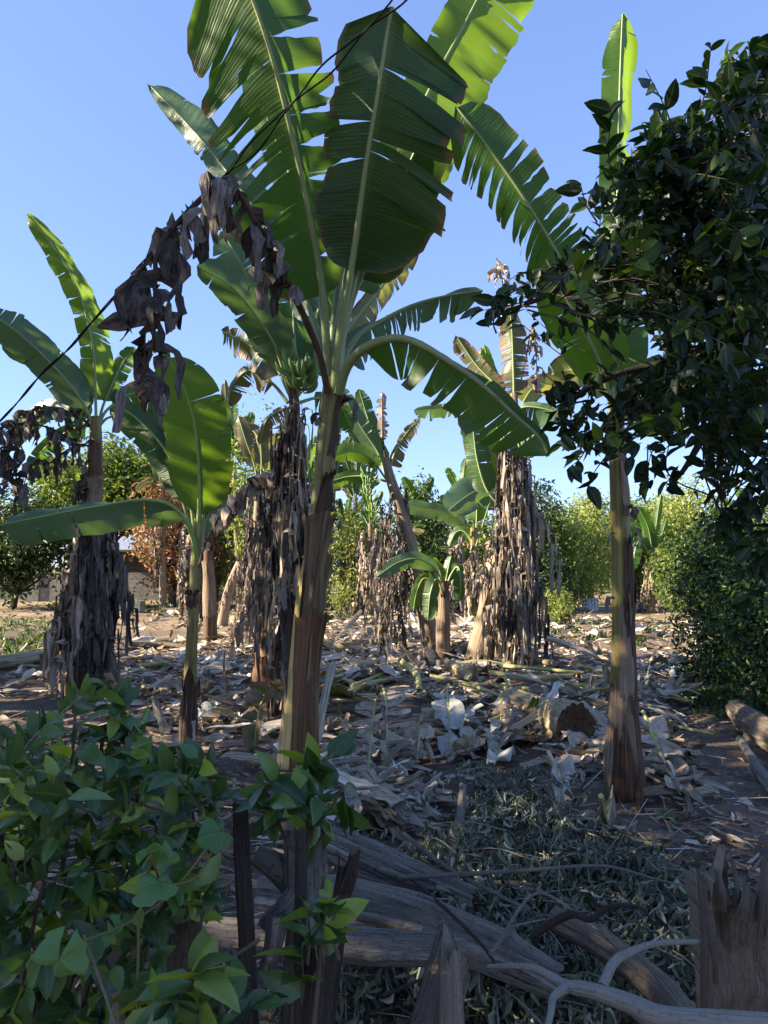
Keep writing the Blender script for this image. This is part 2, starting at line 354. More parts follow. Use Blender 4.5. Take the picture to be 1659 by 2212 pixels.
M['twig'] = bark_mat('grey smooth branch', (0.16, 0.145, 0.12), (0.34, 0.315, 0.26), (0.22, 0.195, 0.16), 14, 0.1, 0.35)
M['wood'] = bark_mat('broken wood', (0.22, 0.165, 0.115), (0.58, 0.48, 0.36), (0.36, 0.28, 0.20), 18, 0.8)
M['pith'] = bark_mat('rotten stem end', (0.05, 0.032, 0.02), (0.21, 0.135, 0.085), (0.02, 0.013, 0.009), 25, 0.8)
M['rubber'] = bark_mat('black cable sheath', (0.006, 0.006, 0.007), (0.012, 0.012, 0.013), (0.008, 0.008, 0.009), 20, 0.2, 0.1)
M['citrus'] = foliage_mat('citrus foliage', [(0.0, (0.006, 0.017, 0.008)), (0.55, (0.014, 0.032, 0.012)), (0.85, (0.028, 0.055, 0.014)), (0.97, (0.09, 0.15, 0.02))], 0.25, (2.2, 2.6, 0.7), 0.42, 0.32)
M['shrub'] = foliage_mat('broadleaf shrub foliage', [(0.0, (0.02, 0.048, 0.016)), (0.5, (0.062, 0.125, 0.036)), (0.82, (0.125, 0.205, 0.052)), (0.97, (0.20, 0.27, 0.035))], 0.3, (1.8, 1.9, 0.5), 0.30, 0.5)
M['vine'] = foliage_mat('vine leaf', [(0.0, (0.07, 0.15, 0.055)), (1.0, (0.11, 0.21, 0.075))], 0.3, (1.6, 1.7, 0.6), 0.6, 0.25)
M['tree'] = foliage_mat('tree foliage', [(0.0, (0.035, 0.06, 0.014)), (0.5, (0.09, 0.135, 0.028)), (0.8, (0.16, 0.20, 0.038)), (1.0, (0.25, 0.27, 0.055))], 0.35)
M['tree_pale'] = foliage_mat('pale bush foliage', [(0.0, (0.08, 0.115, 0.025)), (0.5, (0.18, 0.225, 0.055)), (1.0, (0.32, 0.34, 0.11))], 0.35)
M['tree_rust'] = foliage_mat('rust coloured foliage', [(0.0, (0.09, 0.042, 0.02)), (0.5, (0.21, 0.10, 0.048)), (0.8, (0.3, 0.16, 0.07)), (1.0, (0.13, 0.14, 0.04))], 0.3, (1.5, 1.2, 0.8))
M['tree_dark'] = foliage_mat('dark tree foliage', [(0.0, (0.012, 0.028, 0.010)), (0.5, (0.03, 0.055, 0.018)), (1.0, (0.065, 0.095, 0.03))], 0.3)
M['wilt'] = foliage_mat('wilted leaves', [(0.0, (0.035, 0.038, 0.024)), (0.42, (0.13, 0.14, 0.088)), (0.7, (0.27, 0.275, 0.19)), (1.0, (0.48, 0.47, 0.37))], 0.15, (1.2, 1.2, 0.9), 0.7, 0.2)
M['weed'] = foliage_mat('low weeds', [(0.0, (0.025, 0.045, 0.016)), (0.6, (0.06, 0.09, 0.03)), (1.0, (0.12, 0.15, 0.05))], 0.3)
# ---------------------------------------------------------------- banana plant builders
CAMP = np.array([0, 0, EYE]); ZU = np.array([0, 0, 1.0])
def profile(x, base=0.10, tip=0.30, pw=0.5):
    x = np.clip(x, 0, 1)
    a = np.clip(x / base, 0, 1); a = np.sqrt(1 - (1 - a) ** 2)
    b = np.clip((x - (1 - tip)) / tip, 0, 1); b = np.clip(1 - b ** 2, 0, 1) ** pw
    return np.maximum(a * b, 0.004)
def blade(mb, P, tb, te, wl, wr, rl, rr, tl, tr, sl, sr, droop, gap, dev, wave, curl, rng, base=0.1, tip=0.3, cut=0.06, drops=0.0, mi=0):
    """the two halves of a banana leaf as strips torn apart between the side veins"""
    n = len(P); ts = np.linspace(0, 1, n)
    T = unit(np.gradient(P, axis=0)); Vw = unit(P - CAMP)
    SL = unit(np.cross(T, Vw)); D = unit(Vw - T * (T * Vw).sum(1, keepdims=True))
    Ltot = np.linalg.norm(np.diff(P, axis=0), axis=1).sum()
    def at(A, t): return np.stack([np.interp(t, ts, A[:, k]) for k in range(3)], -1)
    ph = rng.uniform(0, 6.28, 4)
    for sg, w, rdeg, tears, sw in ((1, wl, rl, tl, sl), (-1, wr, rr, tr, sr)):
        if w <= 0: continue
        ra = radians(rdeg)
        if isinstance(tears, int):
            k = tears; tears = np.sort(rng.uniform(tb + 0.03, te - 0.02, k)) if k else []
        nsm = int(rng.integers(2, 6)); small = rng.uniform(tb + .08, te - .03, nsm); nb = len(tears)
        tears = np.concatenate([np.asarray(tears, float), small]); depth_ = [rng.choice([rng.uniform(0.03, 0.25), rng.uniform(0.25, 0.75)], p=[.6, .4]) for _ in range(nb)] + list(rng.uniform(.55, .93, nsm))
        od = np.argsort(tears); tears = tears[od]; depth_ = [depth_[q] for q in od]
        bd = [tb] + [float(x) for x in tears] + [te]
        s0s = [1.1] + depth_ + [1.1]
        for j in range(len(bd) - 1):
            t0, t1 = bd[j], bd[j + 1]
            if t1 - t0 < 1e-4: continue
            nc = int(max(3, min(26, math.ceil((t1 - t0) * Ltot / 0.05)))) ; nr = 8
            uu = np.linspace(0, 1, nc); ss = np.linspace(0, 1, nr)
            U_, S_ = np.meshgrid(uu, ss, indexing='ij')
            sa, sb = min(s0s[j], .96), min(s0s[j + 1], .96)
            oa = np.clip((S_ - sa) / (1 - sa), 0, 1) * (j > 0); ob = np.clip((S_ - sb) / (1 - sb), 0, 1) * (j < len(bd) - 2)
            open_ = oa * (1 - U_) + ob * U_
            g0 = rng.uniform(0.2, 1.0) * gap if j > 0 else 0; g1 = rng.uniform(0.2, 1.0) * gap if j < len(bd) - 2 else 0
            tm = t0 + (t1 - t0) * U_
            gg0 = min(g0, 0.45 * (t1 - t0)); gg1 = min(g1, 0.45 * (t1 - t0))
            tt = tm + oa ** .7 * gg0 * (1 - U_) - ob ** .7 * gg1 * U_ + rng.normal(0, .0012, U_.shape) * ((U_ < .01) | (U_ > .99)) * (open_ > 0)
            pf = profile((tm - tb) / (te - tb), base, tip)
            wloc = w * pf * (1 - rng.uniform(0, cut)) * (1 - 0.05 * rng.random(nc)[:, None] * (S_ > .95))
            corner = 1 - 0.12 * rng.random() * (np.abs(U_ - rng.uniform(.2, .8)) * 1.4) ** 2      # rounded torn ends
            wloc = wloc * corner
            dj = rng.normal(0, dev); swj = sw + rng.normal(0, dev * .5) * (1 if len(bd) > 2 else 0); drj = droop + abs(rng.normal(0, drops))
            rav = ra + 0.20 * np.sin(tt * 5.2 + ph[3] + sg); c_, s_ = np.cos(rav)[..., None], np.sin(rav)[..., None]
            dirv = at(SL, tt) * (sg * c_) + at(D, tt) * s_
            nrm = at(D, tt) * c_ - at(SL, tt) * (sg * s_)
            Tt = at(T, tt)
            x = (wloc * S_)[..., None]
            pos = at(P, tt) + dirv * x * (1 - 0.12 * curl * S_[..., None] ** 2) + Tt * (swj * (wloc * S_ ** 1.3))[..., None]
            off = (dj * open_ ** 1.3 + curl * S_ ** 2.2) * wloc
            off = off + 2.0 * wave * (np.sin(tt * Ltot * 4.0 + ph[0] + 1.7 * sg) * S_ ** 1.5 + 0.5 * np.sin(tt * Ltot * 13 + ph[1] + sg) * S_ ** 2) + 0.0018 * np.sin(tt * Ltot * 70 + ph[2] + 2 * np.sin(tt * Ltot * 9)) * np.minimum(S_ * 4, 1)
            pos = pos + nrm * off[..., None] - ZU * (drj * wloc * S_ ** 1.8)[..., None]
            lv = np.stack([tt * Ltot, S_ * sg, np.full_like(S_, rng.uniform(0.2, 0.8))], -1)
            mb.grid(pos, lv, mi)
DEF = dict(tb=0.25, te=1.0, rl=20, rr=20, tl=4, tr=4, sl=0.12, sr=0.12, droop=0.0, gap=0.006, dev=0.06, wave=0.012, curl=0.0, base=0.1, tip=0.3, drops=0.0,
           mat='leaf', rib='rib', r0=0.022, r1=0.005, cut=0.06, n=70)
_lc = [0]
def banana_leaf(root, org, depth, pts, wl, wr, name='leaf', **kw):
    """pts: (px, py, depth offset) along the midrib from the stem to the tip; wl, wr: half widths in photo pixels left and right of the way to the tip"""
    o = dict(DEF); o.update(kw); _lc[0] += 1; rng = np.random.default_rng(1000 + _lc[0] + o.get('seed', 0))
    W3 = [W(a, b, depth + c) for a, b, c in pts]
    P = curve(W3, o['n']); dm = np.mean([depth + p[2] for p in pts[1:]])
    k = dm / FP
    mb = MB()
    blade(mb, P, o['tb'], o['te'], wl * k / max(.35, cos(radians(o['rl']))), wr * k / max(.35, cos(radians(o['rr']))), o['rl'], o['rr'], o['tl'], o['tr'], o['sl'], o['sr'],
          o['droop'], o['gap'], o['dev'], o['wave'], o['curl'], rng, o['base'], o['tip'], o['cut'], o['drops'])
    lf = mb.build(name, M[o['mat']], root, org)
    mr = MB(); tube(mr, P[::3], [o['r0'], o['r0'] * .8, o['r0'] * .55, o['r0'] * .35, o['r1']], 8, 30, rng, 0.03)
    mr.build('midrib', M[o['rib']], lf, org)
    return lf
def ribbon(mb, p0, wv, out, L, w0, rng, drop=1.0, twist=1.0, pinch=0.5, m=8, fold=0.3, uo=0.0, rnd=None, mi=0, tipw=0.6):
    """one torn strip of dry leaf: leaves the rib along `out`, then hangs; crumpled and twisted"""
    t = np.linspace(0, 1, m); d = np.zeros((m, 3)); ph = rng.uniform(0, 6.28, 3)
    side = unit(np.cross(out, ZU) + 1e-6)
    for i in range(m):
        k = min(1.0, t[i] * 1.8 * drop)
        d[i] = unit(unit(out) * (1 - k) - ZU * k * 1.0 + side * 0.25 * sin(3 * t[i] + ph[0]) * t[i])
    C = p0 + np.vstack([np.zeros(3), np.cumsum(d[:-1] * (L / (m - 1)), axis=0)])
    c = 5; ss = np.linspace(-1, 1, c); P = np.zeros((m, c, 3)); lv = np.zeros((m, c, 3))
    wv = unit(wv)
    for i in range(m):
        a = twist * t[i] * 2.2
        w_ = unit(wv - d[i] * (wv @ d[i])); nn = np.cross(d[i], w_)
        wd = w_ * cos(a) + nn * sin(a); nm = np.cross(d[i], wd)
        ww = w0 * (1 - (1 - tipw) * t[i]) * (1 - pinch * math.exp(-((t[i] - .25) / .2) ** 2)) * (1 + 0.18 * sin(7 * t[i] + ph[1]))
        P[i] = C[i] + wd[None] * (ss * ww)[:, None] + nm[None] * (ww * (fold * np.abs(ss) * (1 + sin(9 * t[i] + ph[2])) + 0.25 * np.sin(ss * 4 + 6 * t[i] + ph[1])))[:, None]
    P[-1] += d[-1][None] * (rng.uniform(-1, 1, c) * w0 * .7)[:, None]
    lv[..., 0] = uo + (t * L)[:, None]; lv[..., 1] = ss[None]; lv[..., 2] = rng.uniform(0, 1) if rnd is None else rnd
    mb.grid(P, lv, mi)
def dead_leaf(root, org, pts3, step=0.08, L=(0.1, 0.35), w=(0.03, 0.07), rng=None, mat='dry', rib=0.012, outv=None, drop=1.0, name='dead_leaf', start=0.12, twist=1.0, drag=0.0, ribmat='rib_dark', fold=0.3, sides=(1, -1)):
    P = curve(pts3, 50); T = unit(np.gradient(P, axis=0)); tot = np.linalg.norm(np.diff(P, axis=0), axis=1).sum()
    mb = MB()
    tube(mb, P[::2], [rib, rib * .8, rib * .3], 6, 25, rng, 0.1, mi=1)
    k = max(3, int(tot * (1 - start) / step))
    for i in range(k):
        for sg in sides:
            t = start + (1 - start) * (i + rng.uniform(0, 1)) / k; j = min(48, int(t * 49))
            p = P[j]; tt = T[j]
            sv = unit(np.cross(tt, ZU) + rng.normal(0, .25, 3)) if abs(tt[2]) < .8 else unit(rng.normal(0, 1, 3) * [1, 1, .1])
            if outv is not None: sv = unit(sv * sg + np.asarray(outv) * rng.uniform(.2, 1.2)); 
            else: sv = sv * sg
            ribbon(mb, p, tt, unit(sv + tt * drag), rng.uniform(*L), rng.uniform(*w), rng, drop, rng.normal(0, twist), rng.uniform(.1, .7), 7, fold, t * tot)
    return mb.build(name, [M[mat], M[ribmat]], root, org)
def skirt(root, org, top, bot, r, n, rng, L=(0.9, 1.8), out=(0.05, 0.22), mats=('dry', 'dry_dark'), spread=1.0, flap=(0.16, 0.5), fw=(0.018, 0.05), zlim=None, step=0.10):
    """withered leaves that hang down round the stem from where they were joined to it"""
    top = np.asarray(top, float); bot = np.asarray(bot, float); ax = top - bot; H = np.linalg.norm(ax)
    for i in range(n):
        t1 = 1 - (i / n) ** 1.2 * 0.62 * rng.uniform(.8, 1.1); a = rng.uniform(0, 2 * pi) if i % 3 else rng.uniform(pi, 2 * pi)
        l = min(rng.uniform(*L), t1 * H * 0.97); o = rng.uniform(*out) * spread
        rad = np.array([cos(a), sin(a), 0]); tan = np.array([-sin(a), cos(a), 0]) * rng.normal(0, .12)
        p0 = bot + ax * t1; down = -ZU * 1.0 if abs(ax[2]) > .9 * H else -ax / H
        q = [p0 + rad * r * .8, p0 + rad * (r + o) + ZU * 0.03, p0 + rad * (r + o * 1.15) + tan + down * l * .35, p0 + rad * (r + o * .9) + tan * 2 + down * l * .7, p0 + rad * (r + o * rng.uniform(.5, 1.5)) + tan * 2.5 + down * l]
        dead_leaf(root, org, q, step, flap, fw, rng, mats[i % len(mats)], 0.009, rad * .35, 3.2, 'dead_leaf', .06, .5, .3)
def pseudostem(root, org, pts3, rad, mat='stem', seed=0, n=44, seg=28, name='pseudostem'):
    rng = np.random.default_rng(seed + 5); mb = MB(); C = curve(pts3, n); Tn, U, V = frames(C)
    r = np.interp(np.linspace(0, 1, n), np.linspace(0, 1, len(rad)), rad)
    s = np.concatenate([[0], np.cumsum(np.linalg.norm(np.diff(C, axis=0), axis=1))])
    th = np.linspace(0, 2 * pi, seg, endpoint=False); TH, S = np.meshgrid(th, s)
    f = sines(rng, 8, 1.5, 7); q = np.stack([np.cos(TH) * .8, np.sin(TH) * .8, S * .6], -1)
    lob = 0.05 * np.cos(3 * TH + S * .9) + 0.025 * np.cos(7 * TH - S * 1.4) + 0.04 * f(q)
    rr = r[:, None] * (1 + lob)
    P = C[:, None] + (U[:, None] * np.cos(TH)[..., None] + V[:, None] * np.sin(TH)[..., None]) * rr[..., None]
    lv = np.stack([S, np.cos(TH * .5) * 1.5, np.full_like(S, .5)], -1)
    mb.grid(P, lv, 0, True)
    ring = P[-1]; mb.add(np.vstack([ring, C[-1][None]]), [[i, (i + 1) % seg, seg] for i in range(seg)], np.vstack([lv[-1], lv[-1][:1]]))
    return mb.build(name, M[mat], root, org), C, (C, (U, V, r, s))
def sheath(root, org, info, a0, a1, t0, t1, mat, seed=0, off=0.012, jag=0.10, flare=0.02, flareb=0.0, name='leaf_sheath', taper=0.0):
    """an old leaf base wrapped round part of the stem; angles in degrees, 270 faces the camera, 180 is the left"""
    C, (U, V, r, s) = info; rng = np.random.default_rng(seed + 77); n = len(C); nr, nc = 26, 14
    tt = np.linspace(t0, t1, nr); ii = tt * (n - 1); mb = MB()
    P = np.zeros((nr, nc, 3)); lv = np.zeros((nr, nc, 3)); j = rng.uniform(0, 1, nc); j = .5 * j + .5 * np.roll(j, 1); jb = rng.uniform(0, 1, nc)
    tot = s[-1]
    for i in range(nr):
        x = i / (nr - 1)
        for c in range(nc):
            y = c / (nc - 1); tcol = t0 + (t1 - t0 - j[c] * jag / tot) * x + jb[c] * jag * .3 / tot * (1 - x); k = np.clip(tcol * (n - 1), 0, n - 1)
            cc = np.array([np.interp(k, np.arange(n), C[:, q]) for q in range(3)]); rr = np.interp(k, np.arange(n), r)
            half = (a1 - a0) / 2 * (1 - taper * x); a = radians((a0 + a1) / 2 + (y * 2 - 1) * half + 4 * sin(3 * x + seed))
            e = abs(y * 2 - 1)
            R_ = rr * 1.02 + off * (0.6 + 0.4 * (1 - e ** 4)) + flare * x ** 10 * (1 + j[c]) + flareb * (1 - x) ** 8 + 0.004 * sin(9 * x + 5 * y + seed) + 0.012 * e ** 6 * (0.5 + 0.5 * sin(7 * x + seed))
            P[i, c] = cc + np.array([cos(a), sin(a), 0]) * R_
            lv[i, c] = (tcol * tot, y * 1.6 - .8, .5 + .2 * sin(seed))
    mb.grid(P, lv); return mb.build(name, M[mat], root, org)
def torn_flap(root, org, p, out, L, w, seed, mat='dry_dark'):
    rng = np.random.default_rng(seed); mb = MB(); ribbon(mb, p, np.cross(out, ZU), out, L, w, rng, 1.1, rng.normal(0, .6), .2, 9, .5); return mb.build('leaf_sheath', M[mat], root, org)
def bunch(root, org, p_top, length, hands, per, size, rng, bend=0.25, up=1.0, rad=0.03):
    """a bunch of green bananas: curved stalk and hands of upturned fruit"""
    p_top = np.asarray(p_top, float)
    q = [p_top, p_top + np.array([bend * .3, -.03, -.02]), p_top + np.array([bend * .5, -.05, -length * .5]), p_top + np.array([bend * .5, -.05, -length * 1.15])]
    mb = MB(); C = tube(mb, q, [.02, .018, .015, .012], 8, 24, rng, .05); st = mb.build('banana_bunch', M['stem'], root, org)
    proto = []
    for v in range(3):
        b = MB(); c = [np.array([0, 0, 0]), np.array([.26, 0, -.03]), np.array([.58, 0, .08]), np.array([.82, 0, .34]), np.array([.90, 0, .6])]
        c = [x * size * (0.9 + .1 * v) for x in c]; tube(b, c, [size * x for x in (.04, .055, .09, .098, .085, .025)], 7, 10, rng, .04)
        o = b.build('banana', M['banana'], st); proto.append(o)
    first = set()
    from mathutils import Matrix
    for h in range(hands):
        pc = C[int(6 + (len(C) - 9) * h / max(1, hands - 1))] - np.asarray(org)
        for k in range(per):
            a = 2 * pi * k / per + h * .7 + rng.normal(0, .12); v = (h + k) % 3
            o = proto[v]
            if v in first: o = o.copy(); COL.objects.link(o); o.parent = st
            first.add(v)
            o.location = tuple(pc + np.array([0, 0, rng.normal(0, .015)])); o.rotation_euler = (0, -.25 * up + rng.normal(0, .12), a); z = rng.uniform(.85, 1.1) * (1 - .06 * h); o.scale = (z, z, z)
    return st
# ---------------------------------------------------------------- ground
def build_ground():
    def axis(lo, hi, c0, c1, fine, n_out):
        inner = np.arange(c0, c1, fine)
        a = c0 - np.geomspace(fine, c0 - lo, n_out)[::-1]; b = c1 + np.geomspace(fine, hi - c1, n_out)
        return np.concatenate([a, inner, b])
    X = axis(-900, 900, -8, 8, 0.07, 46); Y = axis(-500, 1500, 1.6, 17, 0.07, 46)
    x, y = np.meshgrid(X, Y, indexing='ij'); z = gh(x, y)
    rng = np.random.default_rng(3)
    f = sines(rng, 14, 4, 16); g = sines(rng, 14, 12, 40)
    q = np.stack([x, y, np.zeros_like(x)], -1); near = np.exp(-np.maximum(0, np.hypot(x, y - 8) - 9) / 3)
    z = z + near * (0.012 * f(q) + 0.006 * g(q))
    mb = MB(); mb.grid(np.stack([x, y, z], -1), np.zeros(x.shape + (3,)))
    m, t = newmat('dirt'); N = NT(t); o = N.obj()
    a = N.noise(o, 0.35, 4); b = N.noise(o, 3.0, 6, 0.65); c = N.noise(o, 28.0, 4, 0.7)
    col = N.ramp(N.math('ADD', N.math('MULTIPLY', b, .6), N.math('MULTIPLY', c, .4)), [(0.3, (0.05, 0.036, 0.027)), (0.5, (0.125, 0.094, 0.072)), (0.68, (0.22, 0.175, 0.135))])
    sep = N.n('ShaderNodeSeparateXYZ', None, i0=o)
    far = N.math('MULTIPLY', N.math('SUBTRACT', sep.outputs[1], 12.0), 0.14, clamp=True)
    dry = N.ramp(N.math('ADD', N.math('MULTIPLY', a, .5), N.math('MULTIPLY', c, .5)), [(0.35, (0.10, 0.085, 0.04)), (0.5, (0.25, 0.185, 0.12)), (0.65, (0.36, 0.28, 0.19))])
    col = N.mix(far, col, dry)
    bp = N.bump(N.math('ADD', N.math('MULTIPLY', b, .6), c), 0.9, 0.04)
    N.out(N.pbsdf(col, 0.95, 0.15, bp))
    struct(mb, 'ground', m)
build_ground()

# ---------------------------------------------------------------- trees
_lt = {}
def leaf_cloud(mb, rng, clumps, n_per, lsize, tmpl, mi=0, flat=0.8, upb=0.6, hang=0.3):
    t, fc, lv = tmpl; pos = []; nr = []
    for c, rr in clumps:
        k = int(n_per * (0.7 + .6 * rng.random())); d = unit(rng.normal(size=(k, 3))); rad = rng.uniform(0.25, 1, k) ** .5
        pos.append(c + d * rad[:, None] * rr * [1, 1, flat]); nr.append(d * .6 + rng.normal(0, .5, (k, 3)) + [0, 0, upb])
    pos = np.vstack(pos); nr = unit(np.vstack(nr)); dr = unit(np.cross(nr, rng.normal(size=nr.shape)) - [0, 0, hang])
    X, Y, Z = axes_from(dr, nr)
    scatter(mb, t, fc, lv, pos, X, Y, Z, rng.uniform(.6, 1.25, len(pos)) * lsize, np.clip(rng.normal(.5, .25, len(pos)) + np.repeat(rng.normal(0, .12, 1), len(pos)), 0, 1), mi)
TL3 = leaf_template(3, .3, .1, .45)
def tree(name, label, cat, base, height, spread, seed, mat='tree', trunk_h=0.3, nclump=60, n_per=70, lsize=0.16, group=None, crown_z=None, depth_spread=None, trunkr=0.14, squash=1.0, multi=1, barkm='bark_dark'):
    rng = np.random.default_rng(seed); base = np.asarray(base, float); root = thing(name, base, label, cat, group)
    ds = depth_spread or spread; cz0 = height * trunk_h
    clumps = []; cents = []
    for i in range(nclump):
        d = unit(rng.normal(size=3)); r = rng.uniform(.45, 1.0)
        w = 0.75 + 0.35 * sin(3 * atan2(d[1], d[0]) + seed)
        c = base + np.array([d[0] * spread * r * w, d[1] * ds * r * w, cz0 + (height - cz0) * (.5 + .5 * d[2] * r * squash)])
        cents.append(c); clumps.append((c, (height - cz0 + spread) * rng.uniform(.09, .19)))
    mb = MB(); leaf_cloud(mb, rng, clumps, n_per, lsize, TL3); mb.build('crown', M[mat], root, base)
    tb = MB()
    for m_ in range(multi):
        o = np.array([rng.normal(0, .12 * (multi > 1)), rng.normal(0, .1 * (multi > 1)), -.05]); top = base + np.array([rng.normal(0, .2) * spread, rng.normal(0, .2) * ds, cz0 + (height - cz0) * .55])
        tube(tb, [base + o, base + o * 2 + (top - base) * [.2, .2, .4], top], [trunkr, trunkr * .75, trunkr * .35], 9, 14, rng, .12)
    for i in rng.choice(nclump, min(nclump, 16), False):
        st = base + np.array([0, 0, cz0 * rng.uniform(.7, 1.5)]); c = cents[i]
        tube(tb, [st, st * .5 + c * .5 + [0, 0, -.05 * height], c], [trunkr * .4, trunkr * .25, trunkr * .08], 6, 9, rng, .1)
    tb.build('trunk', M[barkm], root, base); return root
def tree_px(name, label, cat, px, ptop, pw, d, seed, **kw):
    b = W(px, HOR + 10, d); base = np.array([b[0], d, float(gh(b[0], d))]); k = d / FP
    tree(name, label, cat, base, EYE + (HOR - ptop) * k, pw * k / 2, seed, **kw)
# unseen trees set left of the view as occluders: they keep the low sun off the near plants
for i, (x, y, h, s, sd) in enumerate([(-8.6, 1.0, 8.5, 2.7, 1), (-8.9, 4.2, 10.2, 2.9, 2), (-9.5, 7.6, 9.0, 2.8, 3), (-10.2, 10.4, 5.6, 2.2, 4)]):
    tree('mango_tree', 'dense unseen tree set left of the banana plot to shade the near plants', 'tree', (x, y, 0), h, s, 900 + sd, mat='tree_dark', trunk_h=.12, nclump=80, n_per=80 if y < 6 else 44, lsize=.26, trunkr=.2, group='unseen trees that shade the plot')
# far trees
tree_px('mango_tree', 'broad yellow-green tree behind the dry-skirted banana plant at the left', 'tree', 250, 955, 330, 30, 11, trunk_h=.46, nclump=95, n_per=95, lsize=.28)
tree_px('mango_tree', 'dark green tree at the left picture edge above the block wall', 'tree', 30, 1060, 300, 27, 12, mat='tree_dark', trunk_h=.14, nclump=80, n_per=90, lsize=.26)
tree_px('mango_tree', 'tree with rust coloured drying foliage in front of the low house', 'tree', 375, 1020, 235, 27, 13, mat='tree_rust', trunk_h=.12, nclump=85, n_per=70, lsize=.22)
tree_px('slender_tree', 'tall sparse tree with scattered orange leaves behind the bunch-bearing plant', 'tree', 545, 880, 150, 24, 14, mat='tree', trunk_h=.2, nclump=60, n_per=38, lsize=.17)
tree_px('leafy_tree', 'dark tree seen through the gap beside the thick middle stem', 'tree', 650, 1020, 150, 26, 15, mat='tree_dark', trunk_h=.15, nclump=60, n_per=70, lsize=.2)
tree_px('leafy_tree', 'round sunlit tree right of the leaning banana stem', 'tree', 905, 1030, 125, 26, 16, mat='tree', trunk_h=.22, nclump=55, n_per=60, lsize=.2)
tree_px('leafy_tree', 'small tree behind the young banana plant at centre right', 'tree', 1020, 1045, 110, 29, 17, mat='tree', trunk_h=.2, nclump=45, n_per=55, lsize=.2)
tree_px('leafy_tree', 'tree directly behind the tall dry-skirted clump at centre right', 'tree', 1165, 1035, 130, 25, 18, mat='tree_dark', trunk_h=.15, nclump=55, n_per=60, lsize=.2)
tree_px('leafy_tree', 'thin pale bush in the gap right of the thick middle stem', 'tree', 760, 1090, 140, 24, 26, mat='tree_pale', trunk_h=.08, nclump=40, n_per=40, lsize=.15, multi=3, trunkr=.05)
tree_px('scrub_tree', 'tall yellow-green scrub tree with flat top behind the right clump', 'tree', 1265, 1052, 170, 31, 19, mat='tree_pale', trunk_h=.1, nclump=90, n_per=90, lsize=.2, multi=3)
tree_px('scrub_bush', 'rounded pale bush in the middle of the right hedge', 'bush', 1225, 1105, 190, 26, 20, mat='tree_pale', trunk_h=.03, nclump=95, n_per=90, lsize=.16, multi=4, trunkr=.07)
tree_px('scrub_tree', 'pale feathery tree behind the yellow far banana plants', 'tree', 1480, 1040, 260, 34, 21, mat='tree_pale', trunk_h=.12, nclump=95, n_per=80, lsize=.22, multi=3)
tree_px('scrub_bush', 'dark bush under the far banana plant at the right', 'bush', 1500, 1130, 240, 22, 22, mat='tree', trunk_h=.03, nclump=90, n_per=80, lsize=.15, multi=4, trunkr=.06)
tree_px('scrub_bush', 'shadowed bush left of the small sunlit seedling', 'bush', 1160, 1165, 150, 24, 23, mat='tree_dark', trunk_h=.02, nclump=60, n_per=70, lsize=.15, multi=3, trunkr=.06)
tree_px('scrub_bush', 'dark bush between the far house and the skirted stem', 'bush', 560, 1110, 150, 28, 24, mat='tree', trunk_h=.05, nclump=60, n_per=60, lsize=.18, multi=3, trunkr=.06)
tree_px('scrub_bush', 'green bush low behind the small sucker plants', 'bush', 960, 1150, 150, 25, 25, mat='tree', trunk_h=.03, nclump=60, n_per=60, lsize=.16, multi=3, trunkr=.05)
tree_px('scrub_tree', 'dark hedge tree behind the wide stem of the right banana plant', 'tree', 1370, 1080, 150, 33, 27, mat='tree', trunk_h=.08, nclump=80, n_per=80, lsize=.2, multi=3)
tree_px('scrub_bush', 'bush at the far right edge behind the dark citrus boughs', 'bush', 1650, 1080, 200, 26, 28, mat='tree_pale', trunk_h=.04, nclump=80, n_per=80, lsize=.18, multi=3)
b = G(1213, 1352); tree('seedling_bush', 'small bright sunlit bush standing alone on the open ground', 'bush', b, 1.0, .5, 31, mat='tree_pale', trunk_h=.05, nclump=40, n_per=36, lsize=.09, trunkr=.02, multi=4)
b = G(735, 1330); tree('seedling_bush', 'straggly yellow-green weed bush right of the thick middle stem', 'bush', b, 1.2, .45, 32, mat='tree_pale', trunk_h=.05, nclump=26, n_per=22, lsize=.09, trunkr=.015, multi=4)
b = W(1600, 1330, 9.2); b[2] = 0; tree('scrub_bush', 'big dark small-leaved bush at the right edge below the citrus boughs', 'bush', b, 2.3, .95, 33, mat='citrus', trunk_h=.02, nclump=130, n_per=110, lsize=.085, trunkr=.03, multi=5, squash=1.0)  # darker foliage colour stands in for the shade by the citrus
b = W(1690, 1330, 7.4); b[2] = 0; tree('scrub_bush', 'dark bush cut by the right picture edge', 'bush', b, 1.9, .75, 34, mat='citrus', trunk_h=.02, nclump=100, n_per=100, lsize=.075, trunkr=.03, multi=5)  # same darkened foliage, shade put into the colour
tree_px('leafy_tree', 'yellow-green tree between the skirted stems left of the thick stem', 'tree', 470, 985, 170, 31, 61, mat='tree', trunk_h=.15, nclump=70, n_per=70, lsize=.24)
tree_px('leafy_tree', 'sunlit tree just right of the thick middle stem', 'tree', 790, 1075, 150, 30, 62, mat='tree', trunk_h=.12, nclump=60, n_per=60, lsize=.22)
tree_px('leafy_tree', 'bright yellow-green tree at the far left over the house roof', 'tree', 150, 985, 200, 33, 63, mat='tree', trunk_h=.5, nclump=80, n_per=80, lsize=.28)
# a far wood that closes the horizon
rng = np.random.default_rng(44); mb = MB(); cl = []
for i in range(560):
    a = rng.uniform(-42, 42); R = rng.uniform(44, 62); x, y = R * sin(radians(a)), R * cos(radians(a)); h = rng.uniform(.4, 5.2) + .8 * sin(a * .7)
    cl.append((np.array([x, y, max(.3, h)]), rng.uniform(.8, 1.5)))
leaf_cloud(mb, rng, cl, 60, .42, TL3); struct(mb, 'distant_wood', M['tree'], 'stuff', 'far mixed green wood along the horizon behind the plot')['category'] = 'wood'

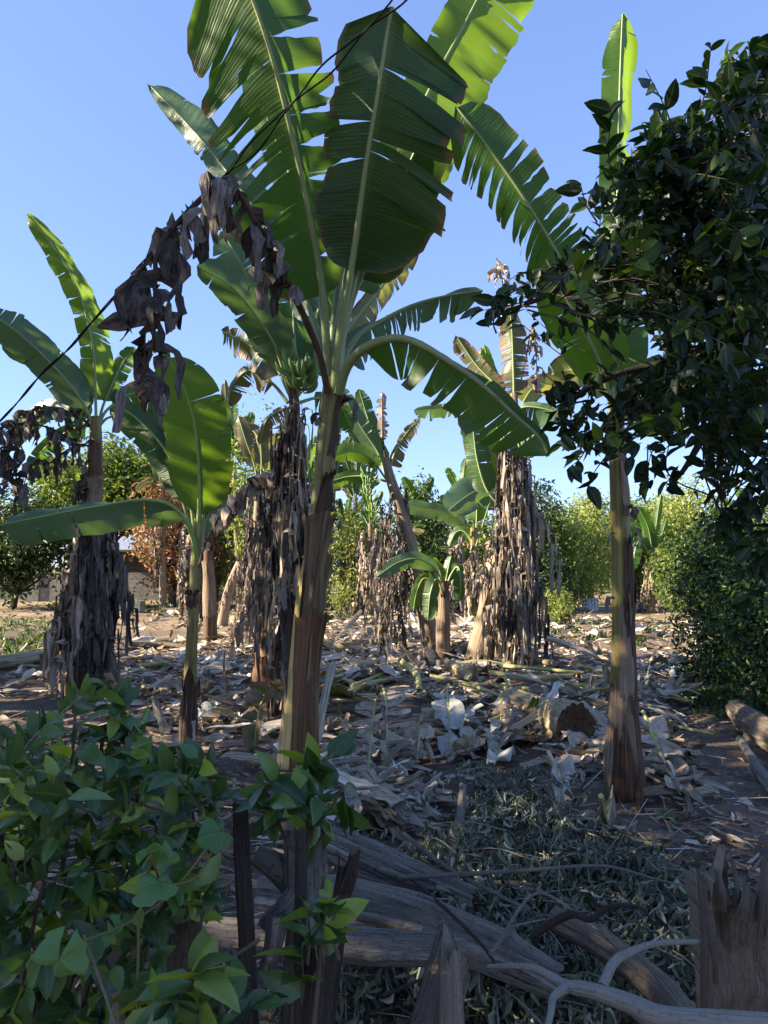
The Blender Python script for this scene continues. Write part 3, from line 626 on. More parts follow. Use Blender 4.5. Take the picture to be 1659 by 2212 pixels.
# ---------------------------------------------------------------- house, wall and things on the far ground
def block_mat(name, a, b, bw=0.4, bh=0.2):
    m, t = newmat(name); N = NT(t); o = N.obj(); sp = N.n('ShaderNodeSeparateXYZ', None, i0=o)
    br = N.n('ShaderNodeTexBrick', None, Vector=N.vec(sp.outputs[0], sp.outputs[2], 0.0), Color1=a, Color2=b, Mortar=tuple(x * .65 for x in a), Scale=1.0)
    br.inputs['Mortar Size'].default_value = .012; br.inputs['Brick Width'].default_value = bw; br.inputs['Row Height'].default_value = bh
    n = N.noise(o, 1.4, 5, .65); col = N.mix(N.math('MULTIPLY', N.math('SUBTRACT', n, .42), 2.4, clamp=True), br.outputs[0], tuple(x * .5 for x in a))
    N.out(N.pbsdf(col, .9, .15, N.bump(br.outputs['Fac'], -.5, .01))); return m
def box(mb, lo, hi, mi=0):
    lo = np.asarray(lo, float); hi = np.asarray(hi, float)
    v = np.array([[x, y, z] for x in (lo[0], hi[0]) for y in (lo[1], hi[1]) for z in (lo[2], hi[2])])
    mb.add(v, [[0, 1, 3, 2], [4, 6, 7, 5], [0, 4, 5, 1], [2, 3, 7, 6], [0, 2, 6, 4], [1, 5, 7, 3]], None, mi)
M['block'] = block_mat('grey concrete block', (0.25, 0.24, 0.22), (0.20, 0.19, 0.175)); M['plaster'] = block_mat('brown plastered block', (0.085, 0.066, 0.05), (0.105, 0.082, 0.062))  # plaster colour darkened to stand in for tree shadow on the house
m, t = newmat('corrugated metal'); N = NT(t); o = N.obj(); n = N.noise(o, 2.0, 4)
p = N.n('ShaderNodeBsdfPrincipled', None, Base_Color=N.mix(n, (0.55, 0.57, 0.6), (0.4, 0.4, 0.41)), Roughness=.42, Metallic=.55); N.out(p.outputs[0]); M['zinc'] = m
m, t = newmat('dark opening'); N = NT(t); N.out(N.pbsdf((0.02, 0.02, 0.022), .4)); M['dark'] = m
m, t = newmat('window grille'); N = NT(t); N.out(N.pbsdf((0.3, 0.28, 0.22), .6)); M['grille'] = m
def build_house():
    d = 36.0; k = d / FP; x0 = (150 - CX) * k; x1 = (540 - CX) * k; org = np.array([(x0 + x1) / 2, d, 0]); hw = EYE + (HOR - 1192) * k
    root = thing('house', org, 'low brown house with a bright corrugated metal roof behind the rust coloured tree', 'house')
    wx = (478 - CX) * k; wy0, wy1 = EYE + (HOR - 1222) * k, EYE + (HOR - 1188) * k
    mb = MB(); ww = .45
    for lo, hi in (((x0, d, -.1), (wx - ww, d + .2, hw)), ((wx + ww, d, -.1), (x1, d + .2, hw)), ((wx - ww, d, -.1), (wx + ww, d + .2, wy0)), ((wx - ww, d, wy1), (wx + ww, d + .2, hw)),
                   ((x0, d + .2, -.1), (x0 + .2, d + 5, hw)), ((x1 - .2, d + .2, -.1), (x1, d + 5, hw)), ((x0 + .2, d + 4.8, -.1), (x1 - .2, d + 5, hw))): box(mb, lo, hi)
    mb.build('wall', M['plaster'], root, org, False)
    mb = MB(); xs = np.arange(x0 - .35, x1 + .35, .045); wv = .018 * np.sin(xs * 2 * pi / .18); e = EYE + (HOR - 1188) * k; rg = e + .95
    P = np.zeros((3, len(xs), 3)); P[0] = np.stack([xs, xs * 0 + d - .45, e + wv], 1); P[1] = np.stack([xs, xs * 0 + d + 2.5, rg + wv], 1); P[2] = np.stack([xs, xs * 0 + d + 5.4, e + wv], 1)
    mb.grid(P, np.zeros(P.shape)); mb.build('roof', M['zinc'], root, org)
    f = MB()
    for a in np.linspace(-ww, ww, 7): box(f, (wx + a - .018, d + .03, wy0), (wx + a + .018, d + .06, wy1))
    for z in np.linspace(wy0, wy1, 4): box(f, (wx - ww, d + .065, z - .015), (wx + ww, d + .09, z + .015))
    w = f.build('window', M['grille'], root, org, False); q = MB(); box(q, (wx - ww, d + .12, wy0), (wx + ww, d + .14, wy1)); q.build('pane', M['dark'], w, org, False)
    d2 = 33.0; k = d2 / FP; o2 = np.array([(200 - CX) * k, d2, 0]); mb = MB(); box(mb, ((-60 - CX) * k, d2, -.1), ((505 - CX) * k, d2 + .18, 1.28))
    xx = (-60 - CX) * k
    while xx < (505 - CX) * k: box(mb, (xx, d2 - .06, -.1), (xx + .2, d2 - .002, 1.3)); xx += 3.0
    solo(mb, 'block_wall', M['block'], o2, 'low grey concrete block wall in front of the far house', 'wall', smooth=False)
build_house()
rng = np.random.default_rng(9)
a = G(246, 1321); mb = MB(); w_, h_, dp, th = .86, .34, .5, .05
for lo, hi in (((0, 0, 0), (w_, th, h_)), ((0, dp - th, 0), (w_, dp, h_)), ((0, th, 0), (th, dp - th, h_)), ((w_ - th, th, 0), (w_, dp - th, h_)), ((th, th, 0), (w_ - th, dp - th, .06))): box(mb, a + lo, a + hi)
solo(mb, 'water_trough', M['block'], a, 'small grey concrete trough on the far ground before the block wall', 'trough', smooth=False)
a = G(1258, 1316); mb = MB(); xs = np.linspace(0, .6, 40); P = np.zeros((2, 40, 3)); P[0] = a + np.stack([xs, .01 * np.sin(xs * 60), xs * 0 - .02], 1); P[1] = P[0] + [0, .12, .42]
mb.grid(P, np.zeros(P.shape)); P2 = P[::-1] + [0, .012, 0]; mb.grid(P2, np.zeros(P.shape)); solo(mb, 'metal_sheet', M['zinc'], a, 'small corrugated metal sheet leaning at the foot of the right hedge', 'metal sheet')
a = G(1146, 1398); v = unit(rng.normal(size=(1, 3))); mb = MB(); n1, n2 = 9, 12
u_, v_ = np.meshgrid(np.linspace(0, pi, n1), np.linspace(0, 2 * pi, n2, endpoint=False), indexing='ij'); f = sines(rng, 6, 2, 7)
Pn = np.stack([np.sin(u_) * np.cos(v_), np.sin(u_) * np.sin(v_), np.cos(u_)], -1); Pn = Pn * (1 + .16 * f(Pn))[..., None]; Pn[..., 2] = np.abs(Pn[..., 2]) ** 1.4 * np.sign(Pn[..., 2]); mb.grid(a + Pn * [.11, .12, .3], np.stack([u_, v_ / 6, u_ * 0 + .4], -1), 0, True)
solo(mb, 'rock', M['bark_dark'], a, 'pointed dark rock at the right foot of the skirted clump', 'rock', smooth=False)
for px, py, l, tilt, lab in ((300, 1283, 1.35, .03, 'thin upright stake before the block wall, below the house eaves'), (366, 1284, 1.5, -.04, 'crooked stake before the block wall, behind the small banana stem'), (338, 1284, 1.1, .1, 'short bent stake between the two taller ones at the block wall')):
    a = G(px, py); mb = MB(); tube(mb, [a - [0, 0, .1], a + [tilt, 0, l * .5], a + [tilt * .3, 0, l]], [.035, .03, .022], 7, 9, rng, .12, jag=.06); solo(mb, 'fence_stake', M['bark_brown'], a, lab, 'stake')
# ---------------------------------------------------------------- the banana plants
def gz(p): p = np.array(p, float); p[2] = float(gh(p[0], p[1])); return p
def plant(px, py, label, name='banana_plant', cat='banana plant', d=None):
    b = G(px, py) if d is None else gz(W(px, py, d)); return thing(name, b, label, cat, 'banana plants of the plot'), b, b[1]
def stem_pts(b, depth, pts): return [b + [0, 0, -.12]] + [W(x, y, depth + (q[0] if q else 0)) for x, y, *q in pts]
L = banana_leaf
# --- the thick plant in the middle, nearest to the camera
r, b, d = plant(640, 1715, 'tall thick-stemmed banana plant in the middle, nearest of all, with big dark green leaves')
r_ = lambda w: w / 2 * d / FP
st, C, info = pseudostem(r, b, stem_pts(b, d, [(655, 1500), (672, 1300), (692, 1100), (705, 950), (714, 860), (722, 790)]), [r_(86), r_(70), r_(55), r_(46), r_(43), r_(42), r_(38)], 'stem', 1, 60, 32)
sheath(r, b, info, 225, 345, .0, .47, 'sheath_red', 1, .014, .2, .02)
sheath(r, b, info, 186, 250, .0, .56, 'sheath_yellow', 2, .020, .18, .02, .0, taper=.45)
sheath(r, b, info, 290, 400, .0, .60, 'sheath_mid', 3, .008, .25, .02)
sheath(r, b, info, 200, 345, .2, .665, 'sheath_mid', 4, .007, .07, .03, .0)
sheath(r, b, info, 250, 350, .64, .77, 'stem_brown', 5, .010, .12, .02, taper=.4)
sheath(r, b, info, 285, 365, .78, .95, 'stem_brown', 6, .012, .15, .03, taper=.5)
sheath(r, b, info, 150, 215, .0, .33, 'sheath_tan', 7, .026, .15, .03)
for px, py, ox, l, w, sd in ((640, 1262, -1, .16, .04, 1), (737, 862, 1, .3, .035, 2), (690, 895, -1, .12, .03, 3), (722, 1120, 1, .12, .03, 4), (694, 905, -.6, .1, .025, 5), (700, 1040, 1, .1, .02, 6)):
    torn_flap(r, b, W(px, py, d - .04), np.array([ox, -.35, .35]), l, w, sd)
pe = lambda *q: q
L(r, b, d, [(712, 850, 0), (704, 720, -.1), (688, 570, -.25), (655, 400, -.5), (618, 240, -.75), (580, 100, -.95), (530, -40, -1.1), (470, -170, -1.2)], 195, 95, tb=.24, te=1.0, rl=22, rr=48, tl=[.40, .46, .53, .575, .60, .65, .68, .74, .77, .84], tr=[.33, .50, .57, .63, .66, .71, .78], sl=-.42, sr=-.05, gap=.02, dev=.1, droop=.06, curl=-.12, base=.55, tip=.05, r0=.034, r1=.008, mat='leaf', seed=1)
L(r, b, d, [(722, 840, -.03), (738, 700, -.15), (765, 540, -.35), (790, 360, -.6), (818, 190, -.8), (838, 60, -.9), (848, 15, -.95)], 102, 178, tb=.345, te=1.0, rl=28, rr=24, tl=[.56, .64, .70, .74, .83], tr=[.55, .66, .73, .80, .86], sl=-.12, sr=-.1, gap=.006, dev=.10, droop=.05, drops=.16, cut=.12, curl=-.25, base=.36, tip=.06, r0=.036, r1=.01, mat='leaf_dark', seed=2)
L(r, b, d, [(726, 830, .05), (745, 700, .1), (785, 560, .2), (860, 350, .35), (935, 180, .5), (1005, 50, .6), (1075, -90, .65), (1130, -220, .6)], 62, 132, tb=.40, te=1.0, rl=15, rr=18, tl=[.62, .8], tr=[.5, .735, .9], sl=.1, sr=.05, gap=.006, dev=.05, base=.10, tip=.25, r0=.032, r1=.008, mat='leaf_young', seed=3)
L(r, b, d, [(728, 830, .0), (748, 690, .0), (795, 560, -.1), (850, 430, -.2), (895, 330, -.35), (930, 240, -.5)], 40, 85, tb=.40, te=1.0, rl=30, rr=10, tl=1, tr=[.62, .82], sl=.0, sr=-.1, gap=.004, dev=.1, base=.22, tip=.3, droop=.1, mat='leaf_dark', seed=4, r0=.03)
L(r, b, d, [(830, 130, -.8), (890, 160, -.85), (940, 210, -.9), (985, 330, -.95)], 25, 28, tb=.02, tl=0, tr=0, rl=60, rr=20, base=.3, tip=.6, mat='leaf', r0=.003, r1=.002, seed=41, wave=.0) if False else None
L(r, b, d, [(706, 840, .1), (680, 700, .3), (610, 540, .6), (520, 410, .8), (420, 285, 1.0), (322, 183, 1.15)], 34, 58, tb=.34, te=1.0, rl=20, rr=20, tl=[.62, .66, .75], tr=[.5], sl=.15, sr=.25, gap=.006, dev=.07, base=.15, tip=.55, mat='leaf_blue', seed=5)
L(r, b, d, [(712, 830, .1), (690, 650, .3), (640, 420, .5), (575, 250, .7), (535, 110, .8)], 42, 48, tb=.38, te=1.0, rl=15, rr=15, tl=2, tr=2, tip=.4, mat='leaf_young', seed=6)
L(r, b, d, [(732, 850, -.05), (748, 795, -.15), (783, 755, -.3), (842, 731, -.45), (895, 738, -.55), (961, 775, -.65), (1040, 830, -.7), (1115, 900, -.75), (1165, 945, -.78), (1185, 985, -.8)], 14, 105, tb=.2, te=1.0, rl=50, rr=15, tl=[.5, .7], tr=[.32, .40, .44, .53, .60, .64, .72, .83, .92], sl=.1, sr=-.22, gap=.016, dev=.14, droop=.02, base=.10, tip=.22, curl=.12, mat='leaf', r0=.04, r1=.008, seed=7)
L(r, b, d, [(728, 840, .1), (738, 785, .15), (775, 725, .25), (830, 690, .35), (890, 660, .42), (960, 640, .5), (1043, 628, .55)], 12, 62, tb=.16, te=1.0, rl=65, rr=10, tl=2, tr=[.25, .33, .38, .46, .5, .53, .56, .59, .62, .65, .68, .78, .84], sl=.1, sr=-.35, gap=.013, dev=.14, base=.12, tip=.16, cut=.25, mat='leaf_blue', r0=.03, r1=.006, seed=8)
L(r, b, d, [(722, 830, .2), (742, 730, .5), (775, 680, .8), (815, 630, 1.0), (860, 578, 1.2), (898, 535, 1.35)], 18, 42, tb=.28, te=1.0, rl=40, rr=10, tl=2, tr=[.5, .56, .62, .74, .8], sl=.1, sr=-.1, gap=.014, dev=.08, base=.15, tip=.4, mat='leaf_yellow', seed=9)  # yellow material stands in for sunlight on this leaf
L(r, b, d, [(716, 830, .2), (730, 720, .4), (742, 620, .5), (752, 560, .55)], 35, 20, tb=.5, rl=10, rr=10, tl=1, tr=1, mat='leaf_young', seed=10, tip=.5)
L(r, b, d, [(718, 820, .15), (745, 690, .35), (790, 590, .45), (835, 520, .5), (890, 440, .5), (950, 370, .45)], 35, 42, tb=.42, rl=20, rr=25, tl=3, tr=3, mat='leaf', seed=11, droop=.1)
L(r, b, d, [(706, 835, .2), (690, 720, .35), (655, 640, .5), (620, 570, .7), (590, 520, .9)], 40, 40, tb=.4, rl=20, rr=20, tl=5, tr=4, mat='leaf_blue', seed=12, gap=.012, dev=.12)
for x0, x1, y1, dd in ((730, 772, 580, -.1), (722, 757, 540, -.05), (716, 735, 560, .1)):         # bare leaf stalks that fan out of the crown
    mb = MB(); tube(mb, [W(x0 - 8, 850, d), W(x0, 760, d + dd), W(x1, y1, d + dd * 2)], [.034, .028, .02], 9, 16, np.random.default_rng(x1), .03); mb.build('petiole', M['rib'], r, b)
rng = np.random.default_rng(70)
dl = [(708, 850, -.1), (690, 765, -.2), (655, 680, -.35), (618, 605, -.5), (570, 515, -.65), (530, 440, -.75), (490, 388, -.8), (440, 425, -.85), (385, 480, -.9), (340, 540, -.95), (335, 640, -.95), (330, 750, -.95), (305, 815, -.95), (285, 850, -.95)]
dead_leaf(r, b, [W(x, y, d + q) for x, y, q in dl], .10, (.14, .46), (.04, .10), rng, 'dry_dark', .026, None, 1.15, 'dead_leaf', .25, .5, .05, fold=.45)
mb = MB()                                             # broad stiff piece that sticks out to the left
P = np.zeros((7, 7, 3)); lv = np.zeros((7, 7, 3))
for i, u in enumerate(np.linspace(0, 1, 7)):
    for j, v in enumerate(np.linspace(0, 1, 7)):
        a_ = W(330, 640, d - .95) * (1 - v) + W(328, 705, d - .9) * v; c_ = W(205, 700, d - 1.1) * (1 - v) + W(215, 708, d - 1.1) * v
        P[i, j] = a_ * (1 - u) + c_ * u + np.array([0, .03 * sin(7 * u + 3 * v), .012 * sin(9 * v + 4 * u) - .03 * u * (1 - u)]); lv[i, j] = (u * .35, v * 2 - 1, .6)
mb.grid(P, lv); mb.build('dead_leaf', M['dry_dark'], r, b)

# --- banana plant with the big bunch, behind left of it
r, b, d = plant(585, 1565, 'banana plant carrying a big green bunch, its stem clothed in grey dead leaves')
k = d / FP
st, C, info = pseudostem(r, b, stem_pts(b, d, [(590, 1450), (603, 1250), (618, 1080), (630, 950), (636, 870), (620, 815)]), [44 * k, 38 * k, 30 * k, 22 * k, 17 * k, 14 * k, 9 * k], 'stem_brown', 21)
sheath(r, b, info, 200, 320, 0, .25, 'sheath_red', 9, .015, .2)
skirt(r, b, W(636, 880, d), b, 26 * k, 40, np.random.default_rng(71), (.7, 1.7), (.0, .02), zlim=None, flap=(.2, .6), fw=(.012, .035), step=.13)
L(r, b, d, [(628, 860, 0), (612, 800, -.1), (590, 740, -.25), (545, 672, -.5), (500, 620, -.7), (425, 575, -.9)], 44, 50, tb=.2, rl=15, rr=20, tl=[.3, .36, .43, .5, .6, .7], tr=[.5, .68], sl=.1, sr=.3, gap=.01, dev=.08, mat='leaf_blue', seed=20, base=.2, tip=.5)
L(r, b, d, [(632, 860, 0), (618, 790, 0), (588, 720, -.1), (552, 640, -.2), (515, 560, -.3), (480, 500, -.3)], 62, 44, tb=.22, rl=20, rr=15, tl=[.45, .53, .62, .72], tr=[.3, .42], sl=.1, sr=.3, gap=.01, dev=.06, mat='leaf_blue', seed=21, base=.15, tip=.4)
L(r, b, d, [(624, 850, .1), (600, 800, .2), (560, 760, .3), (520, 735, .4), (480, 715, .5)], 50, 22, tb=.2, rl=10, rr=10, tl=10, tr=4, sl=-.1, sr=.1, gap=.02, dev=.12, mat='leaf_old', seed=22, cut=.3)
L(r, b, d, [(640, 850, .1), (638, 760, .2), (634, 690, .25), (632, 610, .3)], 42, 40, tb=.3, rl=20, rr=20, tl=[.5, .62, .68, .8], tr=[.5, .7], sl=-.1, sr=-.3, gap=.02, dev=.12, mat='leaf', seed=23, base=.1, tip=.25)
L(r, b, d, [(642, 850, .1), (662, 780, .3), (680, 700, .4), (700, 620, .5), (712, 560, .5)], 28, 40, tb=.25, rl=20, rr=20, tl=4, tr=[.4, .5, .6, .7, .8], sl=.1, sr=-.2, gap=.014, dev=.1, mat='leaf', seed=24)
L(r, b, d, [(640, 860, .2), (668, 820, .3), (690, 770, .4), (760, 730, .5), (800, 760, .6)], 20, 50, tb=.3, rl=20, rr=20, tl=3, tr=6, sr=-.2, gap=.014, dev=.1, mat='leaf', seed=25)
L(r, b, d, [(622, 870, .2), (590, 830, .3), (540, 800, .5), (505, 830, .7), (490, 880, .8)], 40, 14, tb=.25, rl=10, rr=40, tl=9, tr=3, sl=-.1, gap=.02, dev=.15, mat='leaf_old', seed=26, cut=.3)
bunch(r, b, W(652, 790, d - .1), .26, 5, 9, .27, np.random.default_rng(72), .05, up=.5)

L(r, b, d, [(640, 850, .2), (632, 760, .4), (600, 690, .6), (560, 650, .8), (510, 640, .9)], 30, 36, tb=.25, tl=[.4, .48, .55, .63, .7, .8], tr=[.5, .6, .7], gap=.014, dev=.1, mat='leaf_blue', seed=27)
L(r, b, d, [(642, 850, .2), (650, 740, .5), (668, 660, .7), (690, 600, .8)], 24, 30, tb=.3, tl=5, tr=5, gap=.014, dev=.1, mat='leaf', seed=28)
L(r, b, d, [(645, 870, .2), (690, 860, .4), (735, 880, .6), (760, 930, .7)], 16, 34, tb=.25, tl=3, tr=6, gap=.016, dev=.14, mat='leaf', seed=29)
L(r, b, d, [(628, 880, .3), (600, 890, .5), (575, 910, .7), (560, 960, .8)], 24, 10, tb=.2, tl=6, tr=2, gap=.02, dev=.2, mat='leaf_old', seed=129, cut=.3)
# --- banana plant at the right with smooth stem
r, b, d = plant(1352, 1722, 'banana plant at the right with clean tan stem half hidden by the citrus tree')
k = d / FP
st, C, info = pseudostem(r, b, stem_pts(b, d, [(1348, 1640), (1345, 1500), (1344, 1300), (1340, 1150), (1334, 1000), (1328, 890)]), [44 * k, 36 * k, 26 * k, 23 * k, 22 * k, 20 * k, 18 * k, 17 * k], 'stem', 31)
sheath(r, b, info, 180, 290, 0, .36, 'sheath_tan', 11, .010, .2, .0)
sheath(r, b, info, 265, 380, .34, .74, 'stem_brown', 111, .010, .3, .0)
sheath(r, b, info, 215, 300, 0, .25, 'sheath_red', 112, .014, .3, .0)
sheath(r, b, info, 255, 385, 0, .60, 'stem_brown', 12, .010, .3, .01)
sheath(r, b, info, 235, 300, .28, .56, 'sheath_tan', 13, .014, .25, .01, taper=.3)
sheath(r, b, info, 270, 380, .73, .90, 'sheath_tan', 14, .008, .1, .01)
for px, py, ox, l, w, sd in ((1352, 1090, .8, .12, .03, 11), (1330, 1150, -1, .16, .015, 12), (1352, 1140, 1, .22, .015, 13), (1356, 1095, .5, .13, .04, 14), (1328, 1290, -1, .14, .02, 15)):
    torn_flap(r, b, W(px, py, d - .08), np.array([ox, -.35, .3]), l, w, sd)
L(r, b, d, [(1330, 900, 0), (1333, 780, .1), (1336, 600, .2), (1334, 420, .2), (1337, 260, .15), (1341, 120, .1), (1345, 30, .05)], 42, 44, tb=.28, rl=12, rr=60, tl=[.75, .86], tr=[.7], sl=.05, sr=.05, gap=.004, dev=.05, mat='leaf_young', seed=30, base=.1, tip=.2)
L(r, b, d, [(1328, 900, 0), (1310, 800, -.1), (1265, 670, -.2), (1205, 550, -.3), (1120, 410, -.4), (1040, 300, -.45), (985, 230, -.45)], 88, 72, tb=.40, rl=22, rr=20, tl=[.45, .48, .52, .55, .585, .615, .65, .69, .73, .77, .81, .85, .88, .91], tr=[.45, .49, .52, .56, .60, .66, .71, .76, .80], sl=-.45, sr=.22, gap=.013, dev=.07, droop=.04, mat='leaf', seed=31, base=.12, tip=.2)
L(r, b, d, [(1326, 900, 0), (1300, 800, -.15), (1255, 700, -.3), (1215, 630, -.4), (1180, 560, -.45)], 72, 80, tb=.16, rl=20, rr=20, tl=[.7], tr=[.6], sl=-.1, sr=.1, gap=.004, dev=.04, mat='leaf_young', seed=32, base=.3, tip=.4)
L(r, b, d, [(1334, 900, .05), (1345, 800, .1), (1348, 720, .1), (1350, 600, .1)], 50, 52, tb=.25, rl=18, rr=18, tl=1, tr=1, mat='leaf', seed=33, base=.3, tip=.4)
L(r, b, d, [(1336, 900, .1), (1380, 830, .25), (1450, 790, .4), (1520, 800, .5), (1600, 860, .6)], 40, 60, tb=.2, rl=20, rr=20, tl=4, tr=6, mat='leaf', seed=34, droop=.1)
L(r, b, d, [(1332, 890, .2), (1300, 830, .5), (1240, 800, .9), (1190, 810, 1.2)], 30, 40, tb=.2, rl=20, rr=20, tl=3, tr=4, mat='leaf_yellow', seed=35)
dead_leaf(r, b, [W(1340, 905, d), W(1400, 850, d - .1), W(1470, 850, d - .2), W(1500, 900, d - .25), W(1505, 970, d - .25)], .12, (.1, .3), (.04, .09), np.random.default_rng(73), 'dry_dark', .014)
mb = MB(); q = G(1382, 1755); tube(mb, [q - [0, 0, .05], q + [.005, 0, .12], q + [.012, .0, .28]], [.032, .026, .004], 8, 10, np.random.default_rng(3), .1)
solo(mb, 'banana_shoot', M['stem_brown'], q, 'small pointed banana shoot at the right foot of the clean-stemmed plant', 'shoot')

# --- far-left plant with the broad skirt
r, b, d = plant(166, 1492, 'banana plant at the left with a wide skirt of hanging grey dead leaves')
k = d / FP
st, C, info = pseudostem(r, b, stem_pts(b, d, [(174, 1400), (192, 1200), (204, 1080), (208, 980), (207, 900)]), [42 * k, 34 * k, 26 * k, 20 * k, 18 * k, 15 * k, 11 * k], 'stem', 41)
sheath(r, b, info, 200, 340, 0, .5, 'stem_brown', 15, .012, .2); sheath(r, b, info, 180, 340, .60, .80, 'sheath_tan', 16, .015, .15, .03); sheath(r, b, info, 200, 350, .78, .93, 'stem_brown', 116, .01, .15, .02, taper=.4)
skirt(r, b, W(204, 1105, d), b, 24 * k, 44, np.random.default_rng(74), (.7, 1.5), (.0, .05), flap=(.25, .75), fw=(.02, .06), step=.15)
L(r, b, d, [(208, 920, 0), (206, 850, 0), (200, 750, -.1), (172, 635, -.2), (122, 542, -.3), (58, 463, -.35)], 32, 34, tb=.12, rl=15, rr=50, tl=[.3, .36, .42, .5, .58, .7, .8], tr=[.4, .5, .62], sl=.05, sr=-.3, gap=.006, dev=.05, mat='leaf_yellow', seed=40, base=.2, tip=.4) if False else L(r, b, d, [(208, 920, 0), (206, 850, 0), (200, 750, -.1), (172, 635, -.2), (122, 542, -.3), (58, 463, -.35)], 32, 34, tb=.12, rl=15, rr=50, tl=[.3, .36, .42, .5, .58, .7, .8], tr=[.4, .5, .62], sl=.05, sr=-.3, gap=.006, dev=.05, mat='leaf_young', seed=40, base=.2, tip=.4)
L(r, b, d, [(204, 930, 0), (185, 880, -.1), (150, 830, -.2), (100, 775, -.35), (40, 720, -.5), (-30, 670, -.6)], 46, 40, tb=.15, rl=15, rr=25, tl=[.4, .6], tr=[.5], sl=.2, sr=.2, gap=.004, dev=.08, mat='leaf_blue', seed=41, base=.2)
L(r, b, d, [(204, 930, .2), (180, 870, .2), (130, 800, .1), (80, 760, .0), (0, 735, -.1)], 40, 30, tb=.2, rl=25, rr=25, tl=6, tr=3, sl=.1, gap=.008, dev=.1, mat='leaf', seed=42)
L(r, b, d, [(206, 930, .1), (190, 920, .2), (150, 930, .4), (95, 970, .5), (55, 1020, .5)], 34, 16, tb=.15, rl=20, rr=20, tl=8, tr=3, gap=.014, dev=.12, mat='leaf', seed=43)
L(r, b, d, [(212, 920, .1), (225, 870, .2), (262, 790, .3), (290, 750, .3)], 20, 24, tb=.3, rl=20, rr=20, tl=4, tr=5, mat='leaf', seed=44, gap=.012)
L(r, b, d, [(212, 925, .1), (232, 885, .2), (290, 850, .4), (350, 870, .5), (400, 920, .5)], 22, 46, tb=.25, rl=20, rr=20, tl=3, tr=5, mat='leaf', seed=45)
L(r, b, d, [(206, 930, .3), (170, 900, .5), (120, 880, .8), (70, 900, 1.0), (20, 960, 1.1)], 30, 24, tb=.2, rl=20, rr=20, tl=6, tr=4, mat='leaf_blue', seed=46, gap=.014)
L(r, b, d, [(210, 925, .3), (240, 900, .5), (300, 905, .8), (350, 960, 1.0)], 26, 40, tb=.25, tl=4, tr=4, mat='leaf', seed=47)
rg = np.random.default_rng(75)
for q in ([(203, 940), (180, 905), (110, 880), (40, 900), (20, 960), (15, 1060)], [(204, 960), (150, 970), (110, 1000), (70, 1000), (40, 1090)], [(203, 950), (170, 960), (120, 930), (60, 915), (10, 930), (0, 1000)], [(205, 980), (190, 1040), (185, 1060), (180, 1090)]):
    dead_leaf(r, b, [W(x, y, d - .05 * i) for i, (x, y) in enumerate(q)], .11, (.15, .42), (.04, .1), rg, 'dry_dark', .014, None, 1.1)
bunch(r, b, W(180, 880, d + .1), .25, 3, 8, .22, np.random.default_rng(76), -.05)

# --- slim young plant in front of it
r, b, d = plant(405, 1612, 'slim young banana plant with one big upright fresh green leaf, left of the middle')
k = d / FP
st, C, info = pseudostem(r, b, stem_pts(b, d, [(408, 1500), (415, 1350), (420, 1260), (424, 1190), (428, 1120)]), [20 * k, 16 * k, 13.5 * k, 12 * k, 11.5 * k, 11 * k, 8 * k], 'stem', 51, 40, 20)
sheath(r, b, info, 225, 390, 0, .42, 'stem_brown', 17, .006, .35); sheath(r, b, info, 210, 320, .62, .72, 'stem_brown', 18, .006, .1, .02)
L(r, b, d, [(426, 1200, 0), (430, 1080, -.05), (428, 1000, -.12), (420, 920, -.2), (400, 845, -.28), (362, 772, -.35)], 68, 76, tb=.2, rl=12, rr=12, tl=[.93], tr=[.55, .585, .72], sl=.35, sr=.05, gap=.0045, dev=.03, mat='leaf_young', rib='rib_young', seed=50, base=.28, tip=.42, cut=.02)
L(r, b, d, [(424, 1190, .05), (412, 1090, .15), (385, 1020, .25), (340, 950, .35), (290, 900, .45), (245, 872, .5)], 46, 40, tb=.25, rl=15, rr=20, tl=[.45, .62, .75], tr=[.5], sl=.25, sr=.1, gap=.005, dev=.06, mat='leaf', rib='rib_young', seed=51, base=.2)
L(r, b, d, [(424, 1220, 0), (418, 1170, -.1), (398, 1120, -.2), (362, 1088, -.3), (300, 1080, -.4), (220, 1092, -.5), (130, 1108, -.6), (50, 1124, -.65), (0, 1134, -.65)], 62, 12, tb=.22, rl=15, rr=60, tl=[.35, .43, .56, .72, .80], tr=[.5], sl=-.1, sr=.1, gap=.006, dev=.07, mat='leaf_blue', rib='rib_young', seed=52, base=.12, tip=.1, curl=.08)
L(r, b, d, [(430, 1200, .1), (440, 1110, .2), (452, 1020, .3), (470, 930, .4), (485, 860, .45)], 36, 34, tb=.25, rl=20, rr=20, tl=3, tr=[.4, .55, .7], mat='leaf', seed=53)
L(r, b, d, [(430, 1200, .1), (445, 1120, .2), (470, 1075, .3), (500, 1060, .4)], 30, 34, tb=.3, tl=2, tr=2, mat='leaf_blue', seed=54, tip=.5)
L(r, b, d, [(424, 1190, .1), (395, 1080, .2), (360, 950, .4), (350, 820, .5), (355, 745, .5)], 20, 26, tb=.35, tl=3, tr=3, mat='leaf', seed=55)
dead_leaf(r, b, [W(x, y, d - .1) for x, y in ((430, 1225), (442, 1180), (470, 1125), (515, 1068), (560, 1030), (590, 1025))], .06, (.08, .22), (.05, .1), np.random.default_rng(77), 'dry', .014, None, 1.3, start=.45)

